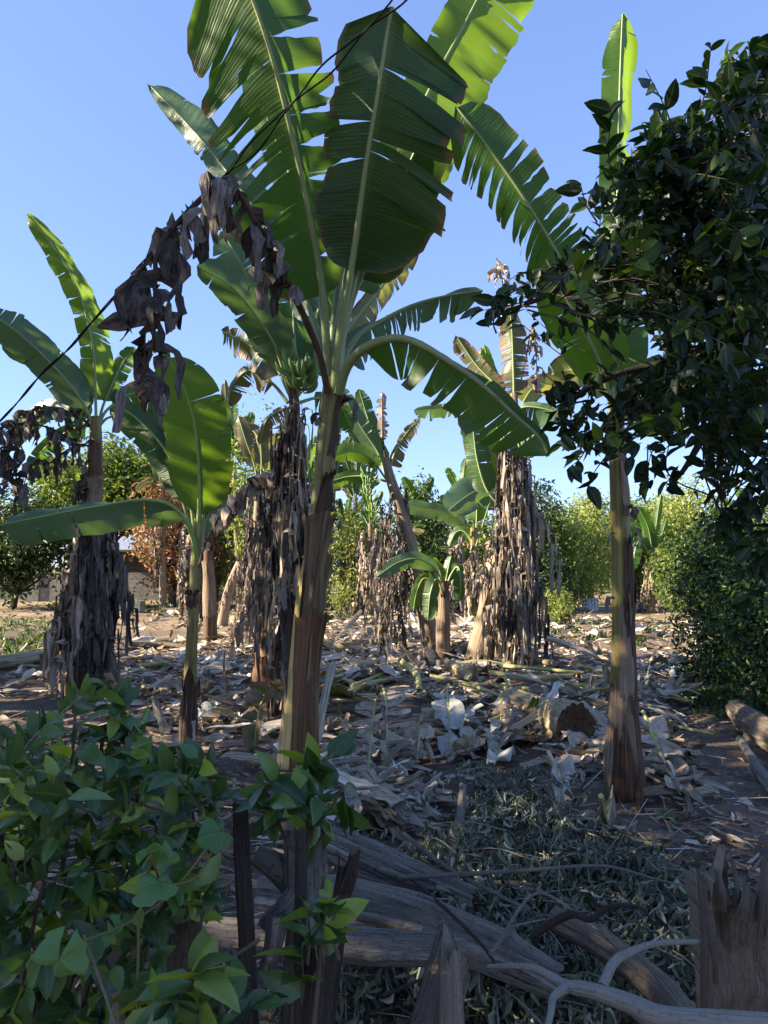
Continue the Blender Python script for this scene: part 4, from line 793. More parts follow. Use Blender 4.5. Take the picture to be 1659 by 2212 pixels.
# --- leaning plant, farther off in the middle
r, b, d = plant(938, 1422, 'leaning banana plant in the middle distance with a bunch and dry-tipped leaves')
k = d / FP
st, C, info = pseudostem(r, b, stem_pts(b, d, [(920, 1330), (895, 1210), (868, 1110), (845, 1040), (832, 990)]), [22 * k, 18 * k, 15 * k, 13 * k, 12 * k, 9 * k], 'sheath_tan', 61, 40, 18)
skirt(r, b, W(850, 1060, d), gz(W(850, 1400, d)), 12 * k, 20, np.random.default_rng(78), (1.4, 2.2), (.02, .12), mats=('dry_dark', 'dry'), flap=(.1, .3), fw=(.012, .035))
L(r, b, d, [(838, 1020, 0), (828, 960, 0), (826, 900, 0), (826, 848, 0)], 15, 14, tb=.4, tl=9, tr=9, gap=.02, dev=.3, mat='dry', rib='rib_dark', seed=60, cut=.4, droop=.3)
L(r, b, d, [(842, 1030, 0), (850, 985, 0), (875, 940, .1), (910, 900, .2)], 10, 24, tb=.15, tl=4, tr=12, gap=.02, dev=.15, sr=-.2, mat='leaf_old', seed=61, cut=.3)
L(r, b, d, [(836, 1030, 0), (815, 975, 0), (785, 930, -.1), (755, 880, -.2), (740, 835, -.2)], 34, 24, tb=.12, tl=5, tr=6, sl=.1, gap=.012, dev=.1, mat='leaf_blue', seed=62)
L(r, b, d, [(834, 1035, 0), (800, 990, -.1), (760, 975, -.2), (720, 985, -.3)], 22, 20, tb=.2, tl=4, tr=3, mat='leaf', seed=63)
L(r, b, d, [(834, 1040, .1), (800, 1030, .2), (750, 1030, .3), (700, 1045, .3)], 22, 12, tb=.2, tl=5, tr=3, mat='leaf', seed=64)
L(r, b, d, [(834, 1030, .2), (812, 960, .4), (790, 890, .5), (775, 840, .5)], 18, 20, tb=.3, tl=4, tr=4, mat='leaf', seed=65)
bunch(r, b, W(798, 1005, d), .5, 6, 8, .20, np.random.default_rng(79), -.03)
bunch(r, b, W(802, 1080, d), .2, 2, 7, .17, np.random.default_rng(80), .03)

# --- tall clump at centre right: skirted stem
r, b, d = plant(1092, 1442, 'tall banana plant at centre right wrapped in a full curtain of dead leaves')
k = d / FP
st, C, info = pseudostem(r, b, stem_pts(b, d, [(1098, 1300), (1108, 1150), (1112, 1000), (1112, 920), (1110, 850)]), [30 * k, 26 * k, 22 * k, 18 * k, 15 * k, 12 * k, 8 * k], 'sheath_tan', 71)
skirt(r, b, W(1113, 960, d), b, 20 * k, 54, np.random.default_rng(81), (1.1, 2.4), (.0, .07), flap=(.25, .75), fw=(.015, .045), step=.14)
L(r, b, d, [(1110, 880, 0), (1110, 830, -.05), (1108, 770, -.1), (1106, 720, -.12), (1102, 672, -.12)], 32, 34, tb=.12, rl=15, rr=15, tl=12, tr=13, sl=-.25, sr=-.1, gap=.012, dev=.1, mat='leaf_old', seed=70, base=.2, tip=.3)
L(r, b, d, [(1112, 900, 0), (1130, 880, -.1), (1170, 882, -.2), (1215, 895, -.3)], 12, 45, tb=.15, tl=2, tr=8, sr=-.1, gap=.01, dev=.1, mat='leaf_blue', seed=71)
L(r, b, d, [(1108, 910, 0), (1080, 880, -.1), (1020, 870, -.2), (960, 880, -.3), (895, 885, -.4)], 30, 8, tb=.15, tl=12, tr=3, sl=.1, gap=.014, dev=.12, mat='leaf_blue', seed=72)
L(r, b, d, [(1085, 1100, .1), (1050, 1055, .1), (1030, 990, .1), (1022, 930, .1), (1012, 890, .1)], 30, 32, tb=.2, tl=[.4, .55, .78], tr=[.5, .7], sl=.1, sr=-.1, gap=.006, dev=.06, mat='leaf', seed=73, base=.2)
L(r, b, d, [(1100, 1090, .2), (1080, 1030, .2), (1070, 970, .2), (1075, 915, .2)], 22, 20, tb=.2, tl=2, tr=2, mat='leaf_young', seed=74)
L(r, b, d, [(1105, 920, .2), (1085, 850, .3), (1030, 790, .5), (985, 725, .6)], 24, 20, tb=.3, tl=8, tr=8, gap=.014, dev=.15, mat='leaf_old', seed=75)
L(r, b, d, [(1108, 910, .2), (1090, 850, .4), (1060, 790, .6), (1045, 745, .6)], 26, 10, tb=.35, tl=5, tr=2, mat='leaf_young', seed=76, gap=.01)
L(r, b, d, [(1114, 900, .1), (1150, 840, .3), (1190, 830, .5), (1240, 850, .6)], 26, 26, tb=.2, tl=4, tr=4, mat='leaf_yellow', seed=77)
for q in ([(1108, 880), (1100, 760), (1090, 640), (1075, 560), (1072, 600)], [(1112, 880), (1135, 780), (1150, 700), (1158, 760), (1160, 850)], [(1110, 900), (1090, 870), (1082, 930), (1080, 1000)]):
    dead_leaf(r, b, [W(x, y, d + .1) for x, y in q], .11, (.12, .3), (.03, .07), rg, 'dry', .014, start=.4)
bunch(r, b, W(1138, 945, d - .3), .3, 4, 8, .2, np.random.default_rng(82), .03)
# --- bare leaning stem next to it
r, b, d = plant(1022, 1442, 'leaning bare brown banana stem propped against the left side of the skirted clump')
k = d / FP
st, C, info = pseudostem(r, b, stem_pts(b, d, [(1045, 1350), (1065, 1250), (1082, 1170), (1092, 1110)]), [25 * k, 22 * k, 19 * k, 17 * k, 15 * k, 13 * k], 'stem_brown', 72, 36, 20)
sheath(r, b, info, 190, 300, .1, .6, 'sheath_tan', 19, .01, .3); sheath(r, b, info, 200, 320, .5, .98, 'sheath_tan', 20, .01, .2)
for i, q in enumerate(([(1090, 1120), (1070, 1150), (1050, 1200), (1045, 1260)], [(1092, 1110), (1110, 1150), (1118, 1210)])):
    dead_leaf(r, b, [W(x, y, d - .1) for x, y in q], .1, (.1, .25), (.04, .08), rg, 'dry', .012)
# --- young plant between
r, b, d = plant(1030, 1345, 'young banana plant with drooping broad leaves behind the leaning bare stem')
k = d / FP
st, C, info = pseudostem(r, b, stem_pts(b, d, [(1026, 1260), (1024, 1190), (1024, 1140)]), [13 * k, 12 * k, 10 * k, 8 * k], 'stem', 73, 30, 16)
skirt(r, b, W(1024, 1190, d), b, 12 * k, 8, rg, (.8, 1.5), (.05, .15))
L(r, b, d, [(1024, 1180, 0), (1000, 1130, -.2), (960, 1105, -.4), (920, 1098, -.6), (878, 1090, -.8)], 24, 14, tb=.25, tl=[.5, .6], tr=[.55], rl=15, rr=30, mat='leaf_blue', seed=80, base=.2, tip=.2)
L(r, b, d, [(1028, 1180, -.1), (1050, 1110, -.4), (1060, 1070, -.6), (1030, 1060, -.8), (990, 1085, -1.0), (968, 1105, -1.1)], 40, 40, tb=.35, tl=2, tr=2, rl=15, rr=15, mat='leaf_blue', seed=81, base=.2, tip=.4)
L(r, b, d, [(1026, 1180, 0), (1030, 1100, .1), (1025, 1050, .1), (1020, 1000, .1)], 22, 24, tb=.3, tl=2, tr=2, mat='leaf_young', seed=82)
L(r, b, d, [(1024, 1185, 0), (1005, 1150, .1), (985, 1150, .2), (970, 1180, .2)], 12, 12, tb=.3, tl=1, tr=1, mat='leaf', seed=83)
dead_leaf(r, b, [W(x, y, d - .2) for x, y in ((1024, 1190), (1005, 1172), (985, 1178), (970, 1190))], .1, (.1, .2), (.04, .08), rg, 'dry')
# --- suckers in front of the leaning plant
r, b, d = plant(957, 1440, 'cut brown banana stump with small sucker leaves, in front of the leaning plant')
k = d / FP
st, C, info = pseudostem(r, b, stem_pts(b, d, [(958, 1360), (960, 1290), (957, 1255)]), [17 * k, 15 * k, 12 * k, 9 * k], 'stem_brown', 74, 30, 18)
sheath(r, b, info, 180, 330, .2, .95, 'sheath_tan', 23, .008, .25)
L(r, b, d, [(957, 1290, 0), (945, 1235, -.1), (905, 1208, -.3), (860, 1215, -.4), (815, 1245, -.5)], 22, 16, tb=.25, tl=[.6], tr=1, mat='leaf_blue', seed=84, base=.25, tip=.5)
L(r, b, d, [(958, 1290, -.05), (945, 1250, -.2), (930, 1280, -.3), (924, 1340, -.32)], 18, 18, tb=.3, tl=1, tr=1, mat='leaf', seed=85, base=.2)
L(r, b, d, [(958, 1285, .05), (975, 1240, 0), (990, 1225, -.1), (995, 1260, -.15), (992, 1300, -.15)], 12, 14, tb=.35, tl=1, tr=1, mat='leaf', seed=86)
L(r, b, d, [(957, 1280, .1), (950, 1235, .1), (935, 1215, .1), (930, 1200, .1)], 14, 14, tb=.3, tl=0, tr=0, mat='leaf_young', seed=87)
L(r, b, d, [(958, 1285, .1), (968, 1230, .2), (975, 1200, .2)], 14, 16, tb=.3, tl=0, tr=0, mat='leaf', seed=88)
L(r, b, d, [(958, 1290, .1), (935, 1260, .1), (915, 1250, .1), (900, 1280, .0), (893, 1320, 0)], 12, 12, tb=.3, tl=0, tr=0, mat='leaf_young', seed=89)
# --- stubs and skirted stems left of centre
r, b, d = plant(453, 1386, 'short cut-off brown banana stump right behind the slim young plant')
k = d / FP
st, C, info = pseudostem(r, b, stem_pts(b, d, [(453, 1300), (451, 1230), (450, 1190)]), [15 * k, 14 * k, 12 * k, 10 * k], 'stem_brown', 75, 30, 18); sheath(r, b, info, 190, 350, .3, .98, 'sheath_tan', 24, .01, .3)
r, b, d = plant(418, 1345, 'withered banana stem with pale hanging dead leaves behind the slim young plant')
k = d / FP
st, C, info = pseudostem(r, b, stem_pts(b, d, [(420, 1250), (424, 1160), (424, 1110)]), [10 * k, 9 * k, 8 * k, 6 * k], 'sheath_tan', 76, 26, 14); skirt(r, b, W(424, 1110, d), b, 10 * k, 26, rg, (1.2, 2.2), (.08, .3), flap=(.1, .3), fw=(.04, .08))
r, b, d = plant(548, 1388, 'thin banana plant in a narrow fringe of dead leaves, left of the bunch-bearing plant')
k = d / FP
st, C, info = pseudostem(r, b, stem_pts(b, d, [(552, 1250), (556, 1120), (560, 1040)]), [14 * k, 12 * k, 10 * k, 7 * k], 'sheath_tan', 77, 30, 16); skirt(r, b, W(558, 1060, d), b, 12 * k, 40, rg, (1.4, 2.4), (.02, .12), flap=(.1, .3), fw=(.012, .035))
L(r, b, d, [(560, 1060, 0), (548, 1000, 0), (530, 950, 0), (515, 900, .1)], 16, 18, tb=.3, tl=4, tr=4, mat='leaf_old', seed=90, gap=.012)
L(r, b, d, [(560, 1060, 0), (565, 1000, 0), (560, 950, 0), (540, 930, .1), (520, 960, .1)], 18, 18, tb=.3, tl=4, tr=4, mat='leaf_old', seed=91, gap=.012)
L(r, b, d, [(561, 1060, 0), (572, 1010, .1), (590, 960, .3), (620, 930, .3)], 14, 18, tb=.3, tl=4, tr=4, mat='leaf_yellow', seed=92, gap=.012)
bunch(r, b, W(535, 1040, d), .3, 4, 7, .16, np.random.default_rng(83), -.03)
r, b, d = plant(478, 1352, 'broken tan banana stem leaning to the right behind the cut-off stump')
k = d / FP
st, C, info = pseudostem(r, b, stem_pts(b, d, [(490, 1290), (505, 1245), (518, 1215)]), [12 * k, 11 * k, 10 * k, 8 * k], 'sheath_tan', 78, 26, 14)
dead_leaf(r, b, [W(x, y, d - .1) for x, y in ((518, 1218), (532, 1230), (538, 1270), (540, 1330))], .14, (.2, .5), (.015, .03), rg, 'dry', .02)
def far_plant(px, py, top, label, leaves, stemw=8, mat='leaf_young', skirted=10, seed=0):
    r, b, d = plant(px, py, label); k = d / FP; x0 = top[0]
    pseudostem(r, b, stem_pts(b, d, [((px + x0) / 2, (py + top[1]) / 2), top]), [stemw * k, stemw * k * .8, stemw * k * .5], 'sheath_tan', 80 + seed, 24, 12)
    if skirted: skirt(r, b, W(top[0], top[1] + 15, d), b, stemw * k, skirted, np.random.default_rng(seed), (.8, 1.6), (.05, .2))
    for i, (q, w, m_) in enumerate(leaves):
        p0 = [(top[0], top[1] + 12, 0)]
        L(r, b, d, p0 + [(x, y, .15 * ((i % 3) - 1) * (j + 1)) for j, (x, y) in enumerate(q)], w, w, tb=.2, tl=4, tr=4, gap=.012, dev=.1, mat=m_ or mat, seed=100 + seed * 7 + i, n=40)
far_plant(1405, 1322, (1412, 1200), 'bright yellow-green sunlit banana plant behind the right stem', [([(1400, 1140), (1378, 1095)], 14, None), ([(1418, 1130), (1428, 1068)], 9, None), ([(1425, 1170), (1440, 1120)], 9, None), ([(1380, 1170), (1365, 1230)], 14, None), ([(1395, 1150), (1360, 1140), (1345, 1180)], 13, None), ([(1430, 1180), (1440, 1230)], 10, None), ([(1420, 1190), (1450, 1230), (1440, 1250)], 10, 'leaf_yellow'), ([(1395, 1170), (1385, 1130)], 11, None)], 10, seed=1)
far_plant(1425, 1300, (1420, 1250), 'small yellowish banana sucker in front of the bright far banana plant', [([(1405, 1240), (1385, 1262)], 9, None), ([(1432, 1235), (1452, 1215)], 9, None), ([(1424, 1262), (1426, 1290)], 8, None), ([(1405, 1235), (1392, 1225)], 7, 'leaf_yellow')], 6, skirted=0, seed=2)
far_plant(1610, 1310, (1605, 1150), 'bright far banana plant at the right edge seen through the citrus twigs', [([(1590, 1100), (1560, 1080)], 12, None), ([(1610, 1090), (1625, 1040)], 12, None), ([(1630, 1120), (1660, 1090)], 12, None), ([(1580, 1130), (1540, 1100)], 12, None), ([(1605, 1090), (1590, 1050)], 10, None), ([(1640, 1130), (1670, 1150)], 12, None)], 9, seed=3)
far_plant(745, 1300, (745, 1160), 'thin far banana plant in the gap between the thick stem and the leaning one', [([(735, 1120), (715, 1100)], 7, 'leaf'), ([(752, 1100), (758, 1060)], 7, None), ([(765, 1120), (790, 1070)], 8, None), ([(740, 1110), (725, 1080)], 7, 'leaf'), ([(775, 1130), (800, 1120)], 7, None)], 6, seed=4)
far_plant(655, 1310, (660, 1050), 'far banana plant whose light green leaves show left of the thick stem', [([(655, 1000), (640, 950)], 12, None), ([(680, 1010), (700, 960)], 12, None), ([(640, 1010), (610, 990)], 10, None), ([(690, 1030), (730, 1040)], 10, None), ([(670, 990), (680, 940)], 10, None)], 8, seed=5)
far_plant(868, 1330, (878, 1180), 'far banana plant with a brown-edged leaf, right behind the leaning stem', [([(890, 1150), (915, 1150)], 7, 'leaf_old'), ([(895, 1140), (920, 1135)], 7, None), ([(870, 1140), (860, 1110)], 7, 'leaf'), ([(890, 1170), (910, 1190)], 7, None)], 7, seed=6)
far_plant(800, 1330, (800, 1130), 'far skirted banana plant below the hanging bunch', [([(795, 1090), (785, 1060)], 8, None), ([(812, 1090), (825, 1060)], 8, 'leaf'), ([(780, 1110), (760, 1120)], 8, 'leaf')], 8, skirted=22, seed=7)
far_plant(1085, 1345, (1180, 1120), 'banana leaf stalks showing right of the skirted clump', [([(1175, 1090), (1165, 1060)], 9, 'leaf_blue'), ([(1195, 1100), (1212, 1100)], 9, 'leaf_blue')], 8, skirted=6, seed=8) if False else None

far_plant(520, 1322, (505, 1000), 'far banana plant with ragged leaves just left of the skirted thin plant', [([(495, 950), (480, 890)], 14, 'leaf'), ([(520, 950), (545, 890)], 14, 'leaf'), ([(475, 980), (440, 990)], 12, 'leaf_old'), ([(500, 930), (508, 860)], 12, 'leaf_blue'), ([(535, 980), (560, 1010)], 12, 'leaf_old'), ([(490, 900), (485, 820)], 10, 'leaf_old')], 9, skirted=8, seed=9)
far_plant(705, 1318, (722, 1050), 'far banana plant whose arching leaves show right beside the thick stem', [([(735, 990), (760, 940)], 12, 'leaf'), ([(750, 1010), (790, 1010)], 12, 'leaf'), ([(715, 990), (700, 940)], 12, 'leaf_blue'), ([(740, 1040), (775, 1060)], 11, 'leaf'), ([(725, 980), (730, 920)], 10, None)], 8, skirted=6, seed=10)
far_plant(1000, 1325, (995, 1090), 'far banana plant with short sunlit leaves left of the young broad-leaved one', [([(985, 1050), (965, 1010)], 10, None), ([(1000, 1040), (1005, 990)], 10, None), ([(1010, 1060), (1035, 1040)], 10, 'leaf'), ([(975, 1075), (950, 1080)], 10, 'leaf'), ([(1015, 1085), (1040, 1100)], 9, 'leaf_old')], 7, skirted=6, seed=11)
far_plant(352, 1318, (352, 1050), 'far banana plant half hidden behind the big fresh green leaf', [([(335, 1000), (310, 960)], 13, 'leaf'), ([(358, 980), (368, 920)], 12, 'leaf'), ([(378, 1010), (405, 985)], 12, 'leaf'), ([(325, 1040), (295, 1060)], 11, 'leaf_old')], 8, skirted=8, seed=12)

far_plant(770, 1322, (768, 1075), 'far banana plant with long pale leaves between the hanging bunch and the thick stem', [([(755, 1020), (735, 965)], 12, 'leaf'), ([(780, 1010), (800, 940)], 12, None), ([(745, 1050), (715, 1055)], 11, 'leaf_old'), ([(790, 1045), (820, 1040)], 11, 'leaf'), ([(770, 1000), (768, 930)], 10, 'leaf_blue')], 9, skirted=8, seed=13)
far_plant(900, 1318, (905, 1120), 'far banana plant under the round sunlit tree right of the leaning stem', [([(890, 1070), (870, 1030)], 12, None), ([(915, 1070), (935, 1030)], 12, 'leaf'), ([(925, 1100), (960, 1090)], 11, None), ([(885, 1105), (850, 1105)], 11, 'leaf')], 8, skirted=8, seed=14)
far_plant(610, 1320, (600, 1040), 'far banana plant with ragged crown behind the bunch-bearing stem', [([(590, 980), (575, 920)], 13, 'leaf'), ([(610, 980), (620, 900)], 13, 'leaf_blue'), ([(580, 1020), (545, 1020)], 12, 'leaf'), ([(625, 1010), (660, 990)], 12, None)], 9, skirted=8, seed=15)
# ---------------------------------------------------------------- citrus tree at the right, close to the camera
CT = leaf_template(5, .22, .16, .46); CTB = leaf_template(7, .2, .22, .5, 0, .12)
def twig_leaves(mbL, mbT, st, en, n, size, rng, tmpl, rnds, tr=.006, sag=.0, spread=1.0, upb=.7, start=.3):
    st = np.asarray(st, float); en = np.asarray(en, float); ln = np.linalg.norm(en - st)
    mid = (st + en) / 2 + rng.normal(0, .08, 3) * ln + [0, 0, -sag * ln]
    C = tube(mbT, [st, mid, en], [tr, tr * .7, tr * .3], 5, 9, rng, .1)
    T = unit(np.gradient(C, axis=0)); t = start + (1 - start) * (np.arange(n) + rng.uniform(0, 1, n)) / n; ii = np.minimum(8, (t * 8.999).astype(int))
    p = C[ii]; T_ = T[ii]; out = unit(np.cross(T_, rng.normal(size=(n, 3))))
    d = unit(T_ * rng.uniform(.3, 1.1, (n, 1)) + out * spread + [0, 0, -.15]); nr = unit(rng.normal(0, .55, (n, 3)) + [0, -.15, upb])
    X, Y, Z = axes_from(d, nr); t_, f_, l_ = tmpl
    scatter(mbL, t_, f_, l_, p, X, Y, Z, size * rng.uniform(.55, 1.25, n), np.clip(rnds[0] + rng.normal(0, rnds[1], n), 0, 1))
rng = np.random.default_rng(200)
base = np.array([2.75, 3.3, 0]); base[2] = gh(base[0], base[1])
root = thing('citrus_tree', base, 'dark leafy citrus tree reaching in from the right picture edge', 'tree')
mbL, mbT = MB(), MB()
poly = [(1700, 40), (1640, 95), (1590, 120), (1560, 140), (1530, 200), (1480, 250), (1420, 260), (1390, 290), (1340, 320), (1320, 370), (1300, 440), (1260, 500), (1240, 550), (1150, 600), (1080, 625), (1055, 650), (1075, 690), (1160, 680), (1300, 660), (1400, 670), (1400, 735), (1310, 760), (1240, 800), (1200, 850), (1190, 900), (1225, 960), (1300, 985), (1390, 1000), (1450, 930), (1530, 900), (1600, 860), (1700, 820)]
boughs = [[(1760, 900, 3.3), (1600, 720, 3.2), (1450, 640, 3.1), (1300, 560, 3.0), (1180, 640, 2.9), (1060, 680, 2.8)], [(1760, 800, 3.3), (1600, 600, 3.0), (1500, 450, 2.8), (1400, 330, 2.7)], [(1760, 900, 3.3), (1600, 850, 3.3), (1480, 870, 3.3), (1350, 900, 3.2), (1260, 960, 3.1)],
          [(1760, 700, 3.2), (1680, 400, 2.8), (1620, 200, 2.6)], [(1600, 860, 3.3), (1530, 930, 3.2), (1480, 1010, 3.2), (1440, 1060, 3.2)], [(1760, 950, 3.4), (1660, 1010, 3.1), (1600, 1080, 3.0), (1560, 1110, 2.9)], [(1600, 720, 3.2), (1450, 780, 3.3), (1330, 810, 3.3), (1200, 880, 3.2)]]
bc = [tube(mbT, [W(*q) for q in bg_], [.035, .022, .014, .006], 7, 26, rng, .12) for bg_ in boughs]
tube(mbT, [base - [0, 0, .1], base + [.05, 0, .7], W(1760, 900, 3.3), W(1760, 700, 3.2)], [.09, .08, .06, .04], 10, 18, rng, .15)
allb = np.vstack(bc)
pp = np.vstack([sample_poly(rng, poly, 460), sample_poly(rng, [(1400, 330), (1560, 200), (1700, 120), (1700, 900), (1500, 900), (1420, 700)], 300)]); pp = pp[~((pp[:, 0] < 1370) & (pp[:, 1] > 600) & (rng.random(len(pp)) < .5))]; pp = pp[~((pp[:, 0] > 1140) & (pp[:, 0] < 1420) & (pp[:, 1] > 610) & (pp[:, 1] < 790) & (rng.random(len(pp)) < .85))]
for px, py in pp:
    dd = rng.uniform(2.35, 3.9) - .25 * (px > 1550); e = W(px, py, dd)
    j = np.argmin(np.linalg.norm(allb - e, axis=1)); s = allb[j]; v = e - s; l = np.linalg.norm(v)
    if l > .55: s = e - v / l * .55
    if l < .12: s = e + unit(rng.normal(size=3)) * .15
    twig_leaves(mbL, mbT, s, e, int(rng.integers(8, 15)), .077, rng, CT if rng.random() < .75 else CTB, (.35, .22) if rng.random() < .93 else (.93, .06), .004)
# sprigs that stand clear of the crown, as seen against the sky
for sx, sy, ex, ey, n, dd in ((1470, 330, 1395, 150, 5, 2.6), (1560, 300, 1640, 80, 9, 2.6), (1500, 260, 1535, 110, 8, 2.6), (1330, 420, 1320, 240, 10, 2.7), (1290, 480, 1255, 400, 7, 2.8), (1180, 640, 1045, 670, 8, 2.8), (1280, 940, 1230, 1010, 7, 3), (1330, 960, 1270, 1050, 7, 3), (1400, 960, 1400, 1040, 6, 3), (1300, 930, 1215, 960, 7, 3),
                             (1600, 1040, 1545, 1060, 9, 3), (1650, 1000, 1560, 1120, 10, 3), (1700, 950, 1640, 1040, 12, 2.9), (1700, 880, 1640, 930, 10, 2.9), (1560, 920, 1490, 1080, 4, 3.2), (1500, 1000, 1440, 1060, 4, 3.2), (1660, 1060, 1600, 1130, 10, 3), (1700, 1100, 1620, 1180, 12, 2.9), (1700, 1180, 1640, 1230, 12, 2.9), (1700, 1060, 1570, 1150, 12, 3), (1720, 1130, 1600, 1230, 12, 3), (1700, 1000, 1610, 1090, 12, 2.9), (1720, 1230, 1620, 1290, 12, 3.1), (1720, 960, 1640, 1000, 12, 2.8), (1690, 1090, 1540, 1130, 10, 3.1), (1480, 960, 1420, 1000, 8, 3.1), (1470, 930, 1400, 1040, 9, 3.1)):
    twig_leaves(mbL, mbT, W(sx, sy, dd), W(ex, ey, dd - .1), n, .088, rng, CTB, (.35, .2), .004, start=.35)
for sx, sy, ex, ey in ((1400, 640, 1380, 520), (1560, 480, 1630, 380), (1420, 590, 1370, 560), (1580, 700, 1480, 690), (1290, 640, 1240, 570), (1620, 760, 1560, 690)):
    twig_leaves(mbL, mbT, W(sx, sy, 2.5), W(ex, ey, 2.35), 7, .085, rng, CTB, (.95, .04), .004, start=.4)
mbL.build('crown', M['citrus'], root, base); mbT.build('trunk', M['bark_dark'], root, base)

# ---------------------------------------------------------------- foreground shrub
SH = leaf_template(6, .18, .2, .5, -.1, .1)
def shrub(name, label, cat, base, stems, poly, n, nl, size, drange, seed, rn=(.42, .27), branch=.012, young=.08, mat='shrub', bm='bark_brown', tmpl=SH, ln=.28):
    rng = np.random.default_rng(seed); base = np.asarray(base, float); root = thing(name, base, label, cat); mbL, mbT = MB(), MB()
    cs = [tube(mbT, [base + [rng.normal(0, .05), rng.normal(0, .05), -.1]] + [W(*q) for q in s], [branch * 1.5, branch, branch * .6, branch * .3], 7, 22, rng, .1) for s in stems]
    allb = np.vstack(cs)
    for px, py in sample_poly(rng, poly, n):
        e = W(px, py, rng.uniform(*drange)); j = np.argmin(np.linalg.norm(allb - e, axis=1)); s = allb[j]; v = e - s; l = np.linalg.norm(v)
        if l > ln: s = e - v / l * ln
        if l < .06: s = e - [0, 0, .1]
        twig_leaves(mbL, mbT, s, e, nl + int(rng.integers(-2, 3)), size, rng, tmpl, rn if rng.random() > young else (.95, .04), .0035, start=.25, upb=.8)
    mbL.build('foliage', M[mat], root, base); mbT.build('stem', M[bm], root, base); return root
b0 = np.array([-.95, 1.75, float(gh(-.95, 1.75))])
shrub('broadleaf_shrub', 'big glossy-leaved green shrub filling the lower left corner', 'shrub', b0,
      [[(120, 1950, 1.75), (150, 1700, 1.9), (165, 1500, 2.0)], [(260, 1900, 1.7), (290, 1700, 1.8), (280, 1560, 1.9)], [(30, 1800, 1.6), (20, 1650, 1.7), (-20, 1540, 1.8)], [(330, 1900, 1.7), (390, 1750, 1.8), (430, 1640, 1.9)], [(300, 2050, 1.5), (400, 1900, 1.5), (470, 1800, 1.5)], [(60, 2050, 1.5), (100, 1880, 1.5), (60, 1760, 1.5)]],
      [(-60, 1560), (10, 1545), (70, 1580), (130, 1500), (175, 1470), (235, 1480), (265, 1530), (310, 1545), (345, 1590), (400, 1595), (440, 1620), (425, 1680), (395, 1740), (420, 1820), (480, 1830), (500, 1900), (420, 1960), (380, 2060), (330, 2240), (-60, 2240)], 200, 8, .068, (1.35, 2.1), 210)
b0 = np.array([-.22, 1.75, float(gh(-.22, 1.75))])
shrub('leafy_shoot', 'leafy green shoot growing up before the foot of the thick banana stem', 'shrub', b0, [[(640, 1950, 1.75), (650, 1800, 1.8), (680, 1660, 1.85)], [(645, 1950, 1.75), (610, 1800, 1.75), (570, 1700, 1.8)], [(650, 1900, 1.75), (700, 1780, 1.8), (740, 1700, 1.85)]],
      [(560, 1690), (620, 1680), (650, 1630), (730, 1620), (785, 1650), (760, 1720), (750, 1800), (700, 1830), (640, 1800), (570, 1800), (520, 1770)], 16, 6, .085, (1.7, 1.95), 211, young=.2)
b0 = np.array([-.2, 1.45, float(gh(-.2, 1.45))])
shrub('leafy_shoot', 'small shoot with pointed fresh leaves beside the thin dark stake', 'shrub', b0, [[(690, 2080, 1.45), (690, 1960, 1.45), (700, 1890, 1.45)]], [(660, 1900), (740, 1895), (750, 1970), (680, 2000), (650, 2080)], 6, 5, .085, (1.4, 1.5), 212, young=.3)
b0 = np.array([-.42, 1.25, float(gh(-.42, 1.25))])
shrub('leafy_shoot', 'low round-leaved shoot at the bottom edge left of the dark stakes', 'shrub', b0, [[(480, 2150, 1.25), (520, 2080, 1.25), (560, 2030, 1.25)], [(440, 2180, 1.25), (360, 2170, 1.25)]], [(300, 2150), (420, 2100), (480, 2040), (570, 2030), (580, 2120), (520, 2220), (330, 2220)], 12, 5, .085, (1.15, 1.35), 213, young=.2)
# lobed vine leaves that lie over the shrub
def vine_leaf_t():
    n = 40; a = np.linspace(-pi * .92, pi * .92, n); rr = .5 * (1 + .10 * np.cos(5 * a) + .035 * np.sin(31 * a)); rr *= .78 + .22 * np.cos(a / 2)
    rings = []
    for f in (.03, .35, .7, 1.0):
        rings.append(np.stack([np.sin(a) * rr * f, np.cos(a) * rr * f + .1, (.26 * np.abs(np.sin(a)) * f - .34 * f * f + .07 * np.cos(5 * a) * f + .03 * np.sin(9 * a) * f)], 1))
    v = np.vstack(rings); q = [[r_ * n + i, r_ * n + i + 1, (r_ + 1) * n + i + 1, (r_ + 1) * n + i] for r_ in range(3) for i in range(n - 1)]
    lv = np.column_stack([np.repeat([0, .3, .6, 1], n), np.tile(np.abs(np.sin(2.5 * a)) * .6 + .02, 4), np.zeros(4 * n)]); return v, q, lv
VT = vine_leaf_t(); mb = MB(); rng = np.random.default_rng(214); ps = [(330, 1840, 1.3, .13), (350, 1905, 1.28, .13), (480, 1795, 1.4, .12), (130, 2060, 1.15, .15), (250, 2010, 1.25, .1)]
p = np.array([W(a_, b_, c_) for a_, b_, c_, _ in ps]); n = len(p); X, Y, Z = axes_from(rng.normal(0, .6, (n, 3)) + [-.5, -.2, -.5], rng.normal(0, .55, (n, 3)) + [0, -.5, .8])
scatter(mb, *VT, p, X, Y, Z, np.array([q[3] * .6 for q in ps]), rng.uniform(0, 1, n)); st = MB()
for i in range(n - 1):
    tube(st, [p[i] + Z[i] * -.01, (p[i] + p[i + 1]) / 2 + [0, .03, -.05], p[i + 1] - Z[i + 1] * .01], [.0025, .002, .002], 5, 8, rng, .1)
vb = gz(W(330, 2000, 1.35)); root = thing('creeping_vine', vb, 'pale lobed vine leaves spread over the front of the glossy shrub', 'vine')
tube(st, [vb - [0, 0, .05], W(300, 2000, 1.32), p[0]], [.004, .003, .003], 5, 10, rng, .1); mb.build('foliage', M['vine'], root, vb); st.build('stem', M['stem'], root, vb)

